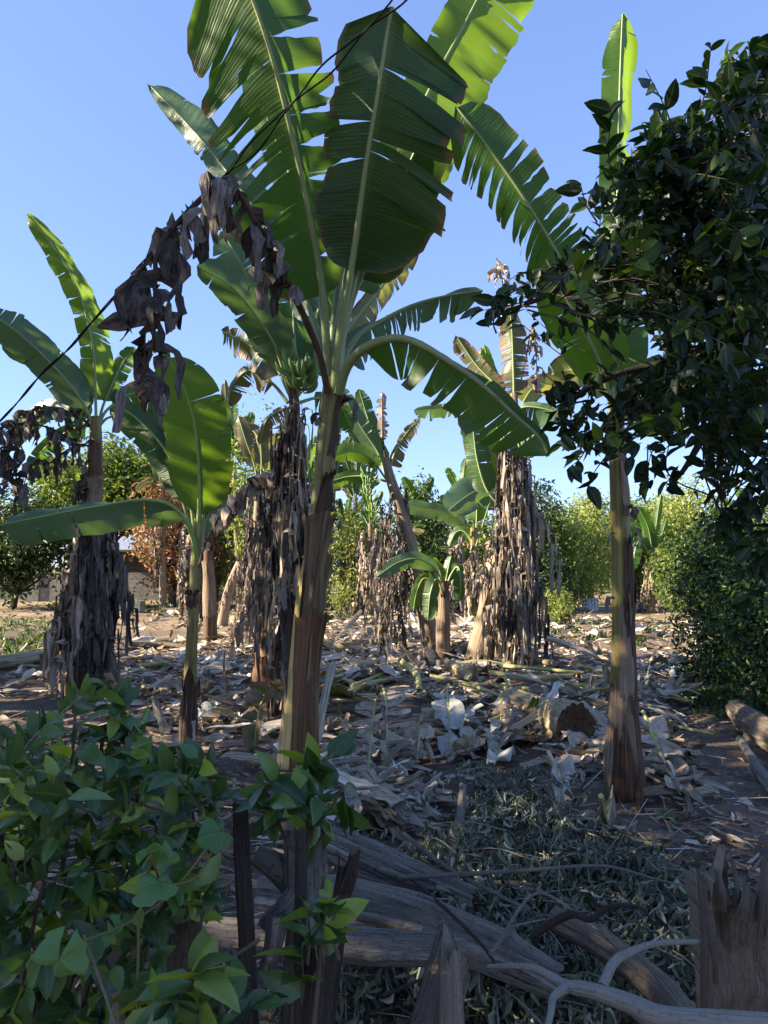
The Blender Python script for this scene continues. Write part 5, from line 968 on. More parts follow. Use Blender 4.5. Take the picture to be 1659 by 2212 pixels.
# ---------------------------------------------------------------- stakes, stumps, logs, branches of the foreground
def post(px0, py0, px1, py1, d0, d1, w0, w1, name, mat, label, cat, seed, jag=.05, seg=16, rough=.2, extra=(), capm='wood', zb=None, slant=0.0, sdir=0.0):
    rng = np.random.default_rng(seed); a = W(px0, py0, d0); t = W(px1, py1, d1); g = a.copy(); g[2] = gh(a[0], a[1]) - .05
    if a[2] > g[2] + .08: 
        v = unit(t - a); a = a - v * ((a[2] - g[2]) / max(.15, v[2]))
    org = a.copy(); org[2] = max(org[2], float(gh(a[0], a[1])) - .05)
    mb = MB(); mid = (a + t) / 2 + rng.normal(0, .022, 3); tube(mb, [a, mid, t], [w0 / 2 * d0 / FP, (w0 + w1) / 4 * (d0 + d1) / 2 / FP, w1 / 2 * d1 / FP], seg, 26, rng, rough, 0, 1, jag=jag, freq=16, cup=.5, slant=slant, sdir=sdir, knots=3)
    for (ex0, ey0, ex1, ey1, dd, wa, wb) in extra:
        tube(mb, [W(ex0, ey0, dd), W((ex0 + ex1) / 2 + 4, (ey0 + ey1) / 2, dd - .02), W(ex1, ey1, dd - .03)], [wa / 2 * dd / FP, wb / 2 * dd / FP], 9, 10, rng, .12, 0, 1, jag=.03, freq=16)
    return solo(mb, name, [M[mat], M[capm]], org, label, cat)
post(540, 2212, 518, 1745, 1.75, 1.8, 40, 26, 'fence_stake', 'bark_dark', 'dark upright stake left of the gnarled stump', 'stake', 301, .03)
post(652, 2212, 648, 1800, 1.5, 1.55, 30, 20, 'fence_stake', 'bark_dark', 'thin dark stake in front of the gnarled stump', 'stake', 302, .02)
post(690, 2212, 692, 2030, 1.5, 1.5, 62, 56, 'fence_post', 'bark_dark', 'thick dark post stub at the bottom edge right of the thin stake', 'post', 303, .02)
post(730, 2060, 748, 1880, 1.7, 1.75, 36, 40, 'fence_post', 'bark_dark', 'short dark post with knotted top beside the pale log', 'post', 304, .03, extra=((742, 1930, 765, 1850, 1.74, 34, 22),))
post(640, 1990, 655, 1800, 1.95, 2.0, 84, 70, 'gnarled_stump', 'bark', 'gnarled broken stump of a live fence post below the leafy shoot', 'stump', 305, .05, 24, .3, extra=((640, 1930, 585, 1990, 1.9, 50, 40), (660, 1870, 690, 1800, 1.95, 30, 20), (600, 1980, 575, 2100, 1.85, 46, 30), (630, 1900, 560, 1850, 1.98, 60, 40)))
post(385, 2230, 405, 1930, 1.85, 1.95, 120, 92, 'broken_stump', 'bark_brown', 'wide split brown stump half hidden behind the glossy shrub', 'stump', 306, .1, 18, .14)
post(315, 2230, 330, 1990, 1.7, 1.75, 60, 46, 'fence_post', 'bark_dark', 'dark leaning post left of the wide split stump', 'post', 307, .05)
post(245, 2230, 250, 2060, 1.5, 1.55, 34, 30, 'broken_stake', 'wood', 'splintered pale stake stub among the shrub leaves', 'stake', 308, .09)
post(262, 2230, 182, 2020, 1.15, 1.25, 9, 6, 'dry_stick', 'wood', 'thin pale leaning stick in the lower left corner', 'stick', 309, .0, 8, .05)
post(925, 2260, 980, 2050, 1.55, 1.7, 92, 84, 'split_post', 'bark_brown', 'broad grey-brown split post leaning right at the bottom middle', 'post', 310, .025, 22, .1, slant=-.055, sdir=.2)
post(975, 2240, 975, 2110, 1.5, 1.55, 58, 44, 'broken_stake', 'wood', 'broken hollow pale wood stub right of the broad split post', 'stake', 311, .12, 14, .16)
def broken_stump():
    rng = np.random.default_rng(312); d = 1.8; nu, nv = 60, 50; u, v = np.meshgrid(np.linspace(0, 1, nu), np.linspace(0, 1, nv), indexing='ij')
    top = 1900 + 70 * (1 - np.exp(-((u - .02) / .05) ** 2)) - 118 * np.exp(-((u - .30) / .035) ** 2) - 70 * np.exp(-((u - .22) / .06) ** 2) + 30 * np.exp(-((u - .4) / .08) ** 2) - 60 * np.clip((u - .5) * 4, 0, 1) + 14 * np.sin(u * 61) + 9 * np.sin(u * 127 + 1) + 6 * np.sin(u * 311)
    bot = 2300; xl = 1512 + 60 * v; xr = 1740 + 20 * v; px = xl + (xr - xl) * u; py = top + (bot - top) * v
    f = sines(rng, 10, 10, 60); k = d / FP
    P = np.zeros((nu, nv, 3)); Q = np.zeros((nu, nv, 3))
    for i in range(nu):
        for j in range(nv):
            w = W(px[i, j], py[i, j], d); dy = .10 * (1 - (2 * u[i, j] - .75) ** 2) * min(1, v[i, j] * 2 + .3) - .05 * math.exp(-((u[i, j] - .75) / .12) ** 2)
            g = f(np.array([w[0] * 1.5, v[i, j] * .15, 0.])) * .005 + f(w * 1.2) * .010
            P[i, j] = w + [0, dy + g, 0]; Q[i, j] = P[i, j] + [0.0, .05 + .05 * v[i, j] + .012 * f(w), 0]
    lv = np.stack([v * .6, u * 2 - 1, np.full_like(u, .5)], -1); mb = MB(); mb.grid(P, lv, 0); mb.grid(Q[::-1], lv[::-1], 1)
    for A, B in ((P[0], Q[0]), (Q[-1], P[-1]), (Q[:, 0], P[:, 0]), (P[:, -1], Q[:, -1])):
        l_ = np.zeros((2, len(A), 3)); l_[..., 0] = np.linspace(0, .6, len(A)); mb.grid(np.stack([A, B]), l_, 1)
    for ex in ((1524, 2205, 1520, 1905, 1.76, 22, 16), (1545, 2120, 1528, 1950, 1.75, 16, 22), (1592, 1960, 1583, 1862, 1.82, 22, 8), (1560, 1960, 1556, 1900, 1.8, 22, 12), (1650, 1985, 1662, 1880, 1.83, 40, 36), (1600, 1975, 1612, 1925, 1.8, 30, 14)):
        tube(mb, [W(ex[0], ex[1], ex[4]), W((ex[0] + ex[2]) / 2 + 4, (ex[1] + ex[3]) / 2, ex[4] - .015), W(ex[2], ex[3], ex[4])], [ex[5] / 2 * k, (ex[5] + ex[6]) / 4 * k, ex[6] / 2 * k], 10, 24, rng, .25, 1, 1, jag=.035, freq=20)
    o = W(1640, 2250, d); o[2] = P[..., 2].min(); solo(mb, 'broken_stump', [M['wood'], M['bark_brown']], o, 'big splintered stump at the right edge of the foreground', 'stump')
broken_stump()
def log(pts, rad_px, name, mat, label, cat, seed, seg=16, rough=.14, capm='wood', lift=0, jag=.03, group=None, n=54, ground=False):
    rng = np.random.default_rng(seed); P = []
    for q in pts:
        if len(q) == 3: P.append(W(*q))
        else:
            g = G(*q); P.append(g + [0, 0, lift])
    dm = np.mean([p[1] for p in P]); mb = MB(); tube(mb, P, [w / 2 * dm / FP for w in rad_px], seg * 2 if seg > 14 else seg, n, rng, rough, 0, 1, jag=jag, freq=12, cup=.4, knots=5 if seg >= 12 else 2)
    org = P[0].copy(); org[2] = min(p[2] for p in P) - rad_px[0] / 2 * dm / FP
    return solo(mb, name, [M[mat], M[capm]], org, label, cat, group)
log([(650, 1790, 3.2), (760, 1838, 3.15), (880, 1892, 3.1), (1010, 1945, 3.05)], [62, 72, 66, 52], 'fallen_log', 'bark', 'upper thick grey weathered log lying across the foreground behind the stump', 'log', 320, 24, .2, n=80)
log([(560, 1935, 2.85), (720, 1955, 2.8), (880, 1990, 2.72), (1050, 2050, 2.62), (1200, 2120, 2.52)], [66, 80, 84, 78, 62], 'fallen_log', 'bark', 'thick grey log in front of the upper one, slanting down right to the split post', 'log', 338, 24, .2, n=80)
log([(400, 2012, 2.5), (620, 2032, 2.45), (770, 2044, 2.42), (930, 2052, 2.4)], [58, 64, 66, 60], 'fallen_log', 'bark', 'straight pale grey log lowest in the pile, running level behind the dark stakes', 'log', 321, 18, .1)
log([(1195, 1985, 2.75), (1300, 2040, 2.6), (1430, 2140, 2.4), (1500, 2240, 2.2)], [50, 58, 62, 60], 'fallen_log', 'bark_brown', 'brown speckled log slanting down to the right under the smooth grey bough', 'log', 323, 18, .1)
log([(955, 1940, 3.3), (1080, 1925, 3.4), (1180, 1930, 3.5)], [46, 42, 34], 'fallen_log', 'bark_brown', 'short brown log end behind the thickest log, in the wilted leaves', 'log', 324, 14, .12)
log([(1168, 1862, 3.85), (1195, 1825, 3.95), (1225, 1790, 4.1)], [24, 24, 20], 'short_log', 'bark', 'short upright-leaning pale wood piece in the wilted leaves', 'log', 325, 12, .1)
log([(975, 1880, 3.6), (990, 1800, 3.9), (1000, 1700, 4.3)], [26, 22, 16], 'fallen_branch', 'bark', 'grey branch lying straight away from the camera in the wilted leaves', 'branch', 326, 10, .1)
log([(1054, 2088, 1.75), (1149, 2090, 1.7), (1222, 2128, 1.65), (1287, 2141, 1.6), (1364, 2168, 1.55), (1440, 2198, 1.5), (1700, 2225, 1.4)], [10, 14, 26, 34, 40, 48, 50], 'grey_bough', 'twig', 'smooth pale grey bough across the lower right corner', 'branch', 327, 12, .06)
log([(1302, 2132, 1.6), (1326, 2080, 1.65), (1360, 2058, 1.7), (1420, 2038, 1.75), (1535, 2033, 1.75)], [20, 18, 14, 12, 10], 'grey_branch', 'twig', 'curved grey side branch rising from the smooth pale bough', 'branch', 328, 10, .06)
log([(1222, 2135, 1.64), (1195, 2155, 1.6), (1190, 2185, 1.55), (1180, 2230, 1.5)], [22, 16, 14, 12], 'grey_branch', 'twig', 'short grey fork pointing down to the bottom edge from the pale bough', 'branch', 329, 10, .06)
log([(1150, 2018, 2.3), (1230, 1975, 2.25), (1275, 1985, 2.2), (1320, 1958, 2.2), (1380, 1960, 2.2), (1410, 1990, 2.2)], [18, 16, 15, 12, 8, 5], 'dark_branch', 'bark_dark', 'crooked dark branch above the brown speckled log', 'branch', 330, 10, .08)
log([(860, 1895, 3.0), (1000, 1888, 3.0), (1140, 1880, 3.0), (1300, 1870, 3.0), (1420, 1900, 3.0), (1530, 1925, 3.0)], [11, 10, 9, 7, 5, 3], 'grey_branch', 'bark', 'long thin grey branch lying level over the wilted leaves', 'branch', 331, 8, .05)
log([(1060, 2060, 2.0), (1160, 1930, 2.6), (1280, 2000, 2.4), (1370, 2090, 2.2)], [8, 8, 7, 4], 'grey_branch', 'bark', 'thin bent twig over the brown speckled log', 'branch', 332, 8, .05)
log([(870, 1800, 3.3), (960, 1870, 3.1), (1050, 1920, 2.9), (1140, 1965, 2.6)], [10, 9, 8, 6], 'grey_branch', 'bark', 'straight thin grey branch slanting down to the right across the wilted leaves', 'branch', 333, 8, .05)
log([(890, 1900, 2.9), (970, 1970, 2.6), (1040, 2040, 2.3), (1075, 2090, 2.1)], [9, 8, 7, 5], 'dark_branch', 'bark_dark', 'thin dark twig lying across the thickest log', 'branch', 334, 8, .05)
log([(830, 2150, 1.9), (930, 2110, 1.9), (1010, 2105, 1.9)], [7, 7, 5], 'dark_branch', 'bark_dark', 'dark bent twig left of the broad split post', 'branch', 335, 8, .05)
log([(1500, 2220, 1.5), (1450, 2150, 1.6), (1400, 2090, 1.7)], [10, 8, 3], 'dry_stick', 'wood', 'pale split stick at the lower right between bough and splintered stump', 'stick', 336, 8, .05)
# litter of the middle ground: lying banana stems, stalks and whole leaves
log([(1095, 1560), (1165, 1585), (1245, 1622)], [66, 74, 82], 'fallen_banana_stem', 'cut_stem', 'thick fallen banana stem with a dark rotten cut end left of the clean-stemmed plant', 'fallen stem', 340, 24, .12, 'pith', .2, .0)
for i, (pts, w, lab, mt, lf) in enumerate([
    ([(972, 1462), (1000, 1482), (1025, 1502)], 24, 'short green-brown fallen stem piece in the middle of the leaf litter', 'cut_stem', .06),
    ([(1062, 1508), (1130, 1530), (1205, 1522)], 16, 'pale fallen stalk left of the clean-stemmed banana plant', 'petiole_pale', .05),
    ([(1105, 1438), (1150, 1450), (1195, 1456)], 14, 'fallen tan stalk at the right foot of the skirted clump', 'cut_stem', .05),
    ([(1250, 1462), (1290, 1472), (1330, 1476)], 12, 'fallen pale stalk touching the clean-stemmed plant from the left', 'petiole_pale', .04),
    ([(697, 1412), (745, 1418), (792, 1414)], 14, 'fallen brown stem piece right behind the thick middle stem', 'cut_stem', .06),
    ([(796, 1408), (830, 1404), (868, 1398)], 16, 'fallen brown stem piece before the leaning plant', 'cut_stem', .06),
    ([(-30, 1452), (40, 1444), (95, 1432)], 30, 'long tan fallen stem at the left picture edge', 'cut_stem', .1),
    ([(719, 1479), (765, 1466), (811, 1456)], 9, 'upper of two crossing pale stalks in the middle of the litter', 'petiole_pale', .05),
    ([(715, 1482), (750, 1496), (790, 1508)], 8, 'lower of two crossing pale stalks in the middle of the litter', 'petiole_pale', .04),
    ([(752, 1528), (800, 1506), (836, 1498)], 11, 'pale green stalk ending at the folded grey leaf', 'petiole_pale', .06),
    ([(760, 1515), (800, 1497), (828, 1484)], 9, 'slim pale stalk lying beside the folded grey leaf', 'petiole_pale', .07),
    ([(440, 1535), (500, 1518), (548, 1500)], 14, 'yellow-green fallen stalk between the slim young plant and the bunch-bearing one', 'petiole_pale', .05),
    ([(270, 1400), (340, 1402), (400, 1408)], 14, 'fallen stem left behind the slim young plant', 'cut_stem', .06),
    ([(300, 1450), (350, 1445), (390, 1448)], 9, 'pale cut stalk end before the slim young plant', 'petiole_pale', .05),
    ([(1190, 1500), (1260, 1510), (1330, 1515)], 12, 'greenish fallen stalk in the litter left of the clean stem', 'petiole_pale', .05),
    ([(1385, 1500), (1440, 1515), (1500, 1530)], 10, 'pale fallen stalk right of the clean stem', 'petiole_pale', .03),
    ([(1390, 1560), (1460, 1580), (1540, 1598)], 7, 'thin yellowish stalk on the bare soil at the right', 'petiole_pale', .02),
    ([(918, 1640), (928, 1665), (935, 1690)], 12, 'short split tan piece standing out of the litter below the white leaf', 'cut_stem', .05),
    ([(1330, 1820), (1370, 1835), (1420, 1845)], 9, 'pale stick lying on the bare soil at the right', 'petiole_pale', .02),
    ([(1060, 1492), (1150, 1505), (1235, 1500)], 15, 'yellow-green cut stem lying on the heap behind the thick fallen stem', 'petiole_pale', .12),
    ([(1130, 1530), (1230, 1540), (1335, 1528)], 9, 'long yellow-green midrib reaching the clean stem from the left', 'petiole_pale', .12),
    ([(870, 1470), (900, 1500), (905, 1540)], 13, 'greenish cut stem standing askew in the heap behind the white leaf', 'petiole_pale', .14),
    ([(1090, 1470), (1180, 1480), (1260, 1488)], 8, 'thin straw-coloured midrib before the skirted clump', 'petiole_pale', .1),
    ([(930, 1500), (1010, 1520), (1080, 1550)], 8, 'pale midrib lying slantwise from the middle of the heap to the thick fallen stem', 'petiole_pale', .12),
    ([(1400, 1690), (1480, 1730), (1560, 1775)], 6, 'thin brown stalk on the bare soil right of the banana shoot', 'cut_stem', .015)]):
    log(pts, [w, w * 1.05, w * .8], 'fallen_stalk' if w < 13 else 'fallen_banana_stem', mt, lab, 'fallen stalk' if w < 13 else 'fallen stem', 350 + i, 10, .08, 'cut_stem', lf + (.11 if 560 < pts[0][0] < 1340 and pts[0][1] < 1680 else .03), .05)
def fallen_leaf(pts, wl, wr, mat, label, seed, lift=.04, tl=5, tr=5, crumple=.05, rib='petiole_pale', nrm=None):
    """a whole leaf lying on the litter"""
    rng = np.random.default_rng(seed); lift = lift + .07; P = [G(x, y) + [0, 0, lift * (1 + .8 * sin(i * 2 + seed))] for i, (x, y) in enumerate(pts)]; C = curve(P, 50); k = C[:, 1].mean() / FP
    T = unit(np.gradient(C, axis=0)); S = unit(np.cross(ZU, T)); mb = MB(); f = sines(rng, 8, 4, 22); tot = np.linalg.norm(np.diff(C, axis=0), axis=1).sum()
    for sg, w, nt_ in ((1, wl, tl), (-1, wr, tr)):
        bd = np.concatenate([[.08], np.sort(rng.uniform(.1, .97, nt_)), [1]])
        for a, e in zip(bd[:-1], bd[1:]):
            nc = max(4, int((e - a) * tot / .014)); nr = 12; U_, S_ = np.meshgrid(np.linspace(0, 1, nc), np.linspace(0, 1, nr), indexing='ij')
            t = a + (e - a) * (.5 + (U_ - .5) * (1 - .25 * S_)); pos = np.stack([np.interp(t, np.linspace(0, 1, 50), C[:, q]) for q in range(3)], -1); sv = np.stack([np.interp(t, np.linspace(0, 1, 50), S[:, q]) for q in range(3)], -1); tv = np.stack([np.interp(t, np.linspace(0, 1, 50), T[:, q]) for q in range(3)], -1)
            ww = w * k * profile(t, .15, .4) * rng.uniform(.65, 1.05) * (1 - .4 * np.abs(2 * U_ - 1 + rng.uniform(-.4, .4)) ** 3); cr = crumple * (f(pos * 1.0) + .6 * f(pos * 2.3)) * S_ ** .7
            pos = pos + sv * (sg * ww * S_)[..., None] + tv * (rng.normal(.15, .2) * ww * S_)[..., None]
            pos[..., 2] += cr + rng.normal(0, crumple * .6) * S_ + .02 * S_
            g = gh(pos[..., 0], pos[..., 1]) + .012; pos[..., 2] = np.maximum(pos[..., 2], g + .004 * rng.random(g.shape))
            mb.grid(pos, np.stack([t * tot, S_ * sg, np.full_like(S_, rng.uniform(.2, .9))], -1))
    org = P[0].copy(); org[2] = float(gh(org[0], org[1])); o = solo(mb, 'fallen_leaf', M[mat], org, label, 'fallen leaf')
    mr = MB(); tube(mr, C, [.016, .013, .005], 7, 26, rng, .1); mr.build('midrib', M[rib], o, org); return o
fallen_leaf([(818, 1525), (812, 1600), (800, 1690), (790, 1770)], 18, 44, 'dry', 'left of two long combed brown leaves lying towards the camera from the litter heap', 401, .17, 30, 34, .025)
fallen_leaf([(820, 1530), (832, 1610), (838, 1700), (842, 1775)], 66, 14, 'dry', 'right of two long combed leaves lying towards the camera, its fringe green-brown', 402, .19, 38, 20, .025)
fallen_leaf([(965, 1545), (970, 1590), (972, 1640)], 50, 40, 'pale', 'crumpled whitish leaf with holes in the middle of the litter', 403, .10, 3, 3, .06)
fallen_leaf([(1085, 1555), (1080, 1620), (1068, 1685)], 40, 36, 'pale', 'long whitish leaf lying left of the thick fallen stem', 404, .09, 4, 3, .05)
fallen_leaf([(415, 1455), (470, 1425), (540, 1405)], 34, 26, 'pale', 'broad bleached leaf on the ground behind the slim young plant', 405, .05, 5, 5, .04)
fallen_leaf([(780, 1500), (740, 1535), (690, 1570), (660, 1610)], 30, 46, 'leaf_old', 'folded green-brown striped leaf at the right foot of the thick middle stem', 406, .22, 16, 22, .05)
fallen_leaf([(660, 1560), (610, 1580), (565, 1620), (545, 1660)], 26, 40, 'leaf_old', 'withering greenish leaf hanging over the ground left of the thick middle stem', 407, .22, 14, 14, .06)
fallen_leaf([(400, 1590), (460, 1580), (530, 1570)], 30, 26, 'pale', 'torn whitish leaf lying right of the slim young stem foot', 408, .05, 7, 6, .05)
fallen_leaf([(1400, 1500), (1450, 1470), (1490, 1455)], 16, 16, 'leaf', 'single dark green leaf folded on the ground right of the clean stem', 409, .10, 1, 1, .03)
fallen_leaf([(1390, 1600), (1430, 1660), (1470, 1740)], 46, 40, 'dry', 'curled dry leaf at the right foot of the clean stem', 410, .08, 14, 14, .05)
fallen_leaf([(1090, 1545), (1130, 1570), (1160, 1600)], 18, 16, 'leaf', 'fresh green leaf blade lying on top of the thick fallen stem', 411, .22, 2, 2, .03)
fallen_leaf([(1030, 1600), (1015, 1640), (990, 1680)], 30, 34, 'dry', 'brown leaf with yellow edge between the two whitish leaves', 412, .08, 6, 6, .06)
fallen_leaf([(1240, 1545), (1290, 1530), (1330, 1520)], 30, 24, 'leaf_old', 'yellow-brown leaf lying left of the clean stem', 413, .14, 7, 7, .05)
fallen_leaf([(880, 1580), (905, 1630), (900, 1680)], 40, 36, 'dry', 'brown leaf lying right of the combed leaves', 414, .07, 7, 7, .06)
fallen_leaf([(1180, 1690), (1210, 1740), (1215, 1790)], 30, 24, 'pale', 'small bleached leaf below the rotten stem end', 415, .06, 4, 5, .05)
fallen_leaf([(180, 1440), (250, 1425), (330, 1428)], 20, 16, 'pale', 'flat bleached leaf right of the wide skirted plant', 416, .04, 6, 6, .04)
fallen_leaf([(1300, 1840), (1312, 1790), (1325, 1765)], 20, 18, 'dry', 'upturned brown leaf sheath on the bare soil before the clean stem', 417, .12, 1, 1, .05)

_r = np.random.default_rng(430)
for i in range(22):
    x, y = _r.uniform(560, 1320), _r.uniform(1420, 1640); a = _r.uniform(-1, 1) * 1.2 + (pi if _r.random() < .5 else 0); l = _r.uniform(60, 130); sy = .45
    if y > 1600 and x < 720: x += 200
    o = fallen_leaf([(x - l * cos(a), y - l * sy * sin(a)), (x, y + _r.uniform(-8, 8)), (x + l * cos(a), y + l * sy * sin(a))], _r.uniform(14, 34), _r.uniform(14, 34), ('pale', 'dry', 'dry', 'leaf_old')[i % 4], 'dry grey-brown banana leaf lying flat in the litter between the stems', 440 + i, .05, int(_r.integers(6, 14)), int(_r.integers(6, 14)), .05)
    o['group'] = 'dry banana leaves fallen in the litter'
# ---------------------------------------------------------------- leaf litter (nobody could count it)
rng = np.random.default_rng(500)
def bits_t(seed):
    r_ = np.random.default_rng(seed); rows, cols = 10, 6; u, v = np.meshgrid(np.linspace(0, 1, rows), np.linspace(-1, 1, cols), indexing='ij')
    el, er = [np.interp(u[:, 0], np.linspace(0, 1, 6), r_.uniform(.45, 1.1, 6)) * (1 + r_.normal(0, .10, rows)) for _ in range(2)]
    w = .17 * np.where(v < 0, el[:, None], er[:, None]); c = .10 * np.sin(3.2 * u + seed * 1.7) * r_.uniform(.3, 1.6)
    z = .07 * np.sin(4.4 * u + seed) * r_.uniform(.4, 1.6) + .10 * v * v * np.cos(3 * u + seed * 2) + .07 * v * np.sin(3.4 * u + seed) + .035 * np.sin(5 * v + 9 * u + seed) + r_.normal(0, .012, u.shape)
    P = np.stack([v * w + c, u + r_.normal(0, .015, u.shape) + .10 * np.abs(v) * (u - .5) * r_.normal(), z - z.min() * .8], -1); idx = np.arange(rows * cols).reshape(rows, cols)
    q = np.stack([idx[:-1, :-1], idx[:-1, 1:], idx[1:, 1:], idx[1:, :-1]], -1).reshape(-1, 4); return P.reshape(-1, 3), q, np.stack([u * .3, v, u * 0], -1).reshape(-1, 3)
BT = [bits_t(i) for i in range(14)]
mb = MB(); LF = sines(np.random.default_rng(8), 8, .8, 4.5)
def spread_litter(n, poly, size, rn, lift=.02, tilt=.5):
    P = sample_poly(rng, poly, int(n * 1.7)); g = np.array([G(a, c) for a, c in P]); msk = LF(g * [1, 1, 0]) + rng.normal(0, .7, len(g)) > -.15; g = g[msk][:n]; n = len(g)
    g[:, 2] = gh(g[:, 0], g[:, 1]) + rng.uniform(0, lift, n) * np.clip(1 + LF(g * [1, 1, 0]), .2, 2)
    for v in range(14):
        m_ = np.arange(n) % 14 == v; k = m_.sum(); d = np.column_stack([rng.normal(size=(k, 2)), rng.normal(0, .18, k)]); nr = np.column_stack([rng.normal(0, tilt * .75, (k, 2)), np.ones(k)])
        X, Y, Z = axes_from(d, nr); s = rng.lognormal(0, .45, k) * size
        scatter(mb, *BT[v], g[m_], X, Y, Z, np.column_stack([s * rng.uniform(.35, 1.5, k), s * rng.uniform(.8, 2.0, k), s * .8]), np.clip(rng.normal(rn, .24, k), 0, 1))
spread_litter(2500, [(560, 1690), (690, 1480), (700, 1400), (1000, 1390), (1150, 1420), (1330, 1460), (1500, 1500), (1330, 1600), (1240, 1760), (1100, 1700), (1000, 1690), (900, 1800), (760, 1800)], .14, .68, .13, .7)
spread_litter(1700, [(480, 1360), (560, 1345), (1200, 1350), (1330, 1420), (1330, 1470), (700, 1480), (380, 1460), (300, 1400)], .19, .62, .08)
spread_litter(1300, [(0, 1400), (250, 1380), (560, 1380), (600, 1600), (400, 1650), (200, 1520), (0, 1500)], .15, .6, .06)
spread_litter(1100, [(0, 1300), (1560, 1310), (1659, 1400), (1500, 1480), (1200, 1400), (500, 1350), (0, 1390)], .22, .6, .05)
spread_litter(700, [(1240, 1560), (1480, 1560), (1520, 1760), (1380, 1740), (1200, 1850), (1180, 1720)], .12, .5, .07)
spread_litter(500, [(1380, 1500), (1659, 1560), (1659, 1950), (1250, 1950), (1350, 1700)], .07, .5, .01)
spread_litter(1500, [(420, 1600), (800, 1780), (1300, 1750), (1659, 1900), (1659, 2212), (400, 2212)], .075, .3, .05)
spread_litter(900, [(-50, 1550), (450, 1560), (520, 1900), (400, 2212), (-50, 2212)], .09, .3, .05)
o = struct(mb, 'leaf_litter', M['litter'], 'stuff', 'grey and tan torn dry banana leaves covering the ground'); o['category'] = 'litter'
# straw and twiglets
mb = MB(); t_ = np.array([[-1, 0, 0], [1, 0, 0], [1, .5, .03], [-1, .5, .03], [1, 1, 0], [-1, 1, 0], [0, 0, 1.2], [0, .5, 1.25], [0, 1, 1.2]], float); q_ = [[0, 1, 2, 3], [3, 2, 4, 5], [0, 6, 7, 3], [6, 1, 2, 7], [3, 7, 8, 5], [7, 2, 4, 8]]
def straw(n, poly, ln, w, rn):
    P = sample_poly(rng, poly, n); g = np.array([G(a, c) for a, c in P]); g[:, 2] = gh(g[:, 0], g[:, 1]) + rng.uniform(.0, .04, n)
    X, Y, Z = axes_from(np.column_stack([rng.normal(size=(n, 2)), rng.normal(0, .12, n)]), np.tile([0, 0, 1.0], (n, 1))); l = rng.lognormal(0, .5, n) * ln
    scatter(mb, t_, q_, np.zeros((9, 3)) + [0, .3, 0], g, X, Y, Z, np.column_stack([np.full(n, w), l, np.full(n, w)]), np.clip(rng.normal(rn, .25, n), 0, 1))
straw(1900, [(380, 1500), (700, 1400), (1500, 1420), (1659, 1500), (1659, 2212), (380, 2212)], .14, .0022, .5); straw(900, [(0, 1300), (1659, 1310), (1500, 1450), (0, 1420)], .3, .005, .6); straw(600, [(-50, 1450), (500, 1450), (520, 1900), (-50, 1900)], .16, .0025, .4)
o = struct(mb, 'straw', M['litter'], 'stuff', 'scattered dry stalks and straw on the soil'); o['category'] = 'litter'
# wilted cut branches heaped in the foreground
mb = MB(); rng = np.random.default_rng(510); WT = leaf_template(5, .9, .4, .3, 0, .3); tw = MB()
for poly, n, nl, sz, hm in (([(1030, 1720), (1120, 1680), (1240, 1770), (1280, 1880), (1400, 1930), (1530, 1990), (1520, 2230), (1060, 2230), (1010, 2080), (1080, 1990), (1000, 1880)], 420, 24, .052, .2), ([(740, 1850), (1000, 1860), (1060, 2000), (1000, 2060), (760, 2000)], 26, 16, .06, .35), ([(760, 2050), (1000, 2070), (1100, 2230), (740, 2230)], 60, 20, .062, .25)):
    for px, py in sample_poly(rng, poly, n):
        g = G(px, py); g[2] = gh(g[0], g[1]); hh = rng.uniform(.02, hm); e = g + [0, 0, hh]; a = rng.uniform(0, 6.28); l = rng.uniform(.15, .4); s = e + [l * cos(a), l * sin(a), rng.uniform(-.05, .08)]
        s[2] = max(s[2], gh(s[0], s[1]) + .01); C = tube(tw, [s, (s + e) / 2 + [0, 0, .03], e], [.004, .0025, .0015], 5, 8, rng, .1)
        i = rng.integers(0, 8, nl); p = C[i] + rng.normal(0, .012, (nl, 3)); d = unit(rng.normal(0, .45, (nl, 3)) + [0, 0, -1]); nr = unit(rng.normal(size=(nl, 3)))
        X, Y, Z = axes_from(d, nr); scatter(mb, *WT, p, X, Y, Z, sz * rng.uniform(.5, 1.3, nl), np.clip(rng.normal(.45, .25, nl), 0, 1))
mb.v += tw.v; mb.lv += tw.lv; mb.f += [(f + mb.n, 1) for f, _ in tw.f]; mb.n += tw.n
o = struct(mb, 'wilted_branches', [M['wilt'], M['twig']], 'stuff', 'heap of cut branches with limp grey-green leaves in the right foreground'); o['category'] = 'cut branches'
# low weeds
mb = MB(); rng = np.random.default_rng(520)
for poly, n, sz in (([(0, 1330), (230, 1330), (230, 1420), (0, 1440)], 500, .10), ([(1440, 1440), (1659, 1470), (1659, 1580), (1500, 1540)], 420, .07), ([(1200, 1330), (1500, 1340), (1400, 1400), (1180, 1390)], 160, .10), ([(660, 1320), (800, 1320), (800, 1350), (660, 1350)], 150, .12), ([(100, 1290), (500, 1290), (500, 1330), (100, 1320)], 260, .14)):
    P = sample_poly(rng, poly, n); g = np.array([G(a, c) for a, c in P]); g[:, 2] = gh(g[:, 0], g[:, 1])
    for j in range(5):
        d = unit(rng.normal(0, .6, (n, 3)) + [0, 0, .8]); X, Y, Z = axes_from(d, unit(rng.normal(size=(n, 3)))); scatter(mb, *TL3, g + np.column_stack([rng.normal(0, .05, (n, 2)), np.zeros(n)]), X, Y, Z, sz * rng.uniform(.6, 1.6, n), rng.uniform(0, 1, n))
o = struct(mb, 'weeds', M['weed'], 'stuff', 'low green weeds on the open ground'); o['category'] = 'weeds'
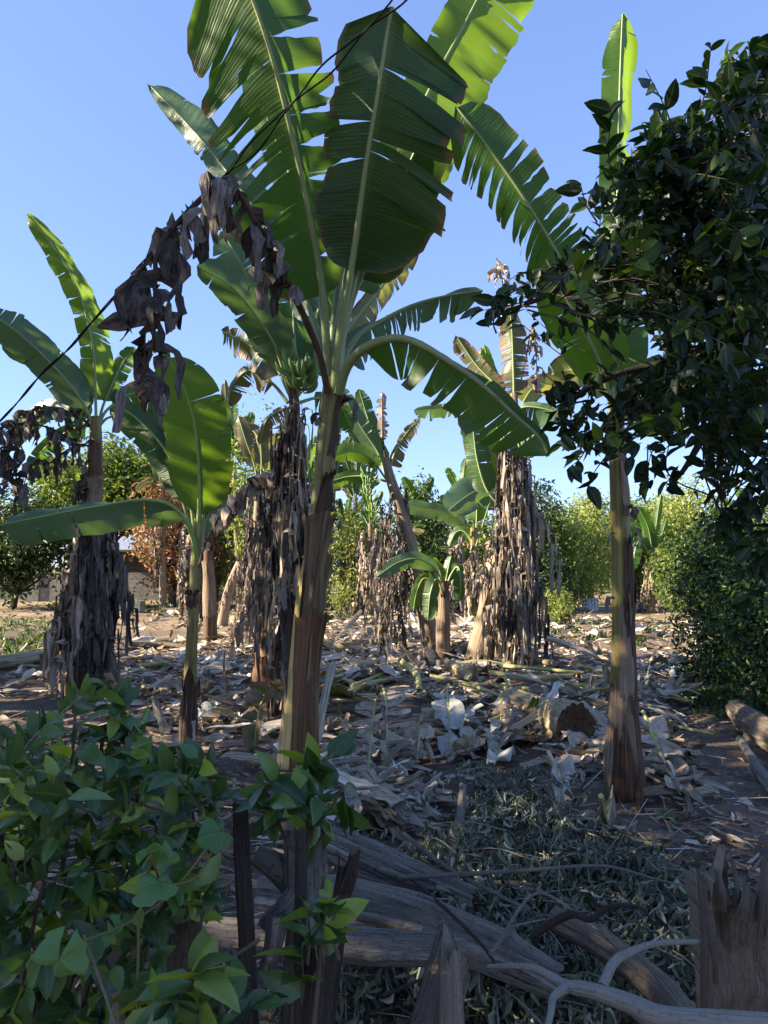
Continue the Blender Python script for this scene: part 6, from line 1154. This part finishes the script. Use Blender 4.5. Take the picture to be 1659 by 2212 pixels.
b = G(1440, 1770); mb = MB(); rng = np.random.default_rng(5); n = 9; d = unit(np.column_stack([rng.normal(size=(n, 2)), rng.uniform(.2, .8, n)])); X, Y, Z = axes_from(d, np.tile([0, 0, 1.0], (n, 1)) + rng.normal(0, .2, (n, 3))); scatter(mb, *SH, np.repeat(b[None], n, 0), X, Y, Z, rng.uniform(.06, .11, n), rng.uniform(.3, .7, n))
solo(mb, 'weed_seedling', M['shrub'], b, 'tiny green seedling on the bare soil right of the banana shoot', 'weed')
# broken trunk lying at the right edge of the middle ground
log([(1590, 1560), (1640, 1600), (1720, 1640)], [46, 62, 70], 'fallen_log', 'bark_brown', 'broken log with torn wood at the right picture edge on the bare soil', 'log', 530, 18, .18, 'wood', .12, .15)
log([(1600, 1610), (1640, 1680), (1700, 1760)], [20, 22, 24], 'fallen_branch', 'bark', 'grey branch below the broken log at the right picture edge', 'branch', 531, 12, .1, 'wood', .05)
a = G(50, 1290); rng = np.random.default_rng(7)
# ---------------------------------------------------------------- cable
cb = [(1010, -260, 3.65), (930, -110, 3.7), (870, -10, 3.75), (795, 60, 3.8), (720, 135, 3.85), (615, 240, 3.95), (545, 322, 4.05), (488, 378, 4.2), (385, 490, 4.6), (302, 578, 5.2), (255, 632, 5.5), (195, 700, 5.8), (150, 752, 6.1), (90, 808, 6.5), (30, 878, 7.0), (-40, 950, 7.5), (-170, 1080, 8.4)]
C = curve([np.array([2.5, 1.1, 5.0]), np.array([1.3, 2.5, 5.15])] + [W(*q) for q in cb], 180); mb = MB(); tt = np.linspace(0, 110, 180); off = np.where((np.linspace(0, 1, 180) < .58), .012 + .018 * np.sin(tt * .55) ** 2, .006)
for ph in (0, pi):
    P = C + np.stack([np.cos(tt * .6 + ph) * off, np.sin(tt * .6 + ph) * off * .6, -np.cos(tt * .6 + ph) * off * .6], 1); tube(mb, P, [.006, .006, .008], 6, 300)
o = mb.build('cable', M['rubber']); tag(o, 'twisted black cable strung across the sky from the top to the left edge', 'cable')
q = W(-170, 1080, 8.4); b = np.array([q[0], q[1], 0.0]); mb = MB(); tube(mb, [b - [0, 0, .3], b + [0.02, 0, 1.5], b + [0, 0, max(q[2] + .15, 1)]], [.07, .06, .05], 10, 16, np.random.default_rng(1), .06)
solo(mb, 'cable_pole', M['bark'], b, 'rough wooden pole that carries the left end of the black cable', 'pole')
b = np.array([2.52, 1.08, float(gh(2.52, 1.08))]); mb = MB(); tube(mb, [b - [0, 0, .3], b + [.02, 0, 2.4], b + [0, 0, 5.2]], [.09, .08, .065], 10, 20, np.random.default_rng(2), .06)
solo(mb, 'cable_pole', M['bark'], b, 'rough wooden pole beside the camera that carries the right end of the black cable', 'pole')
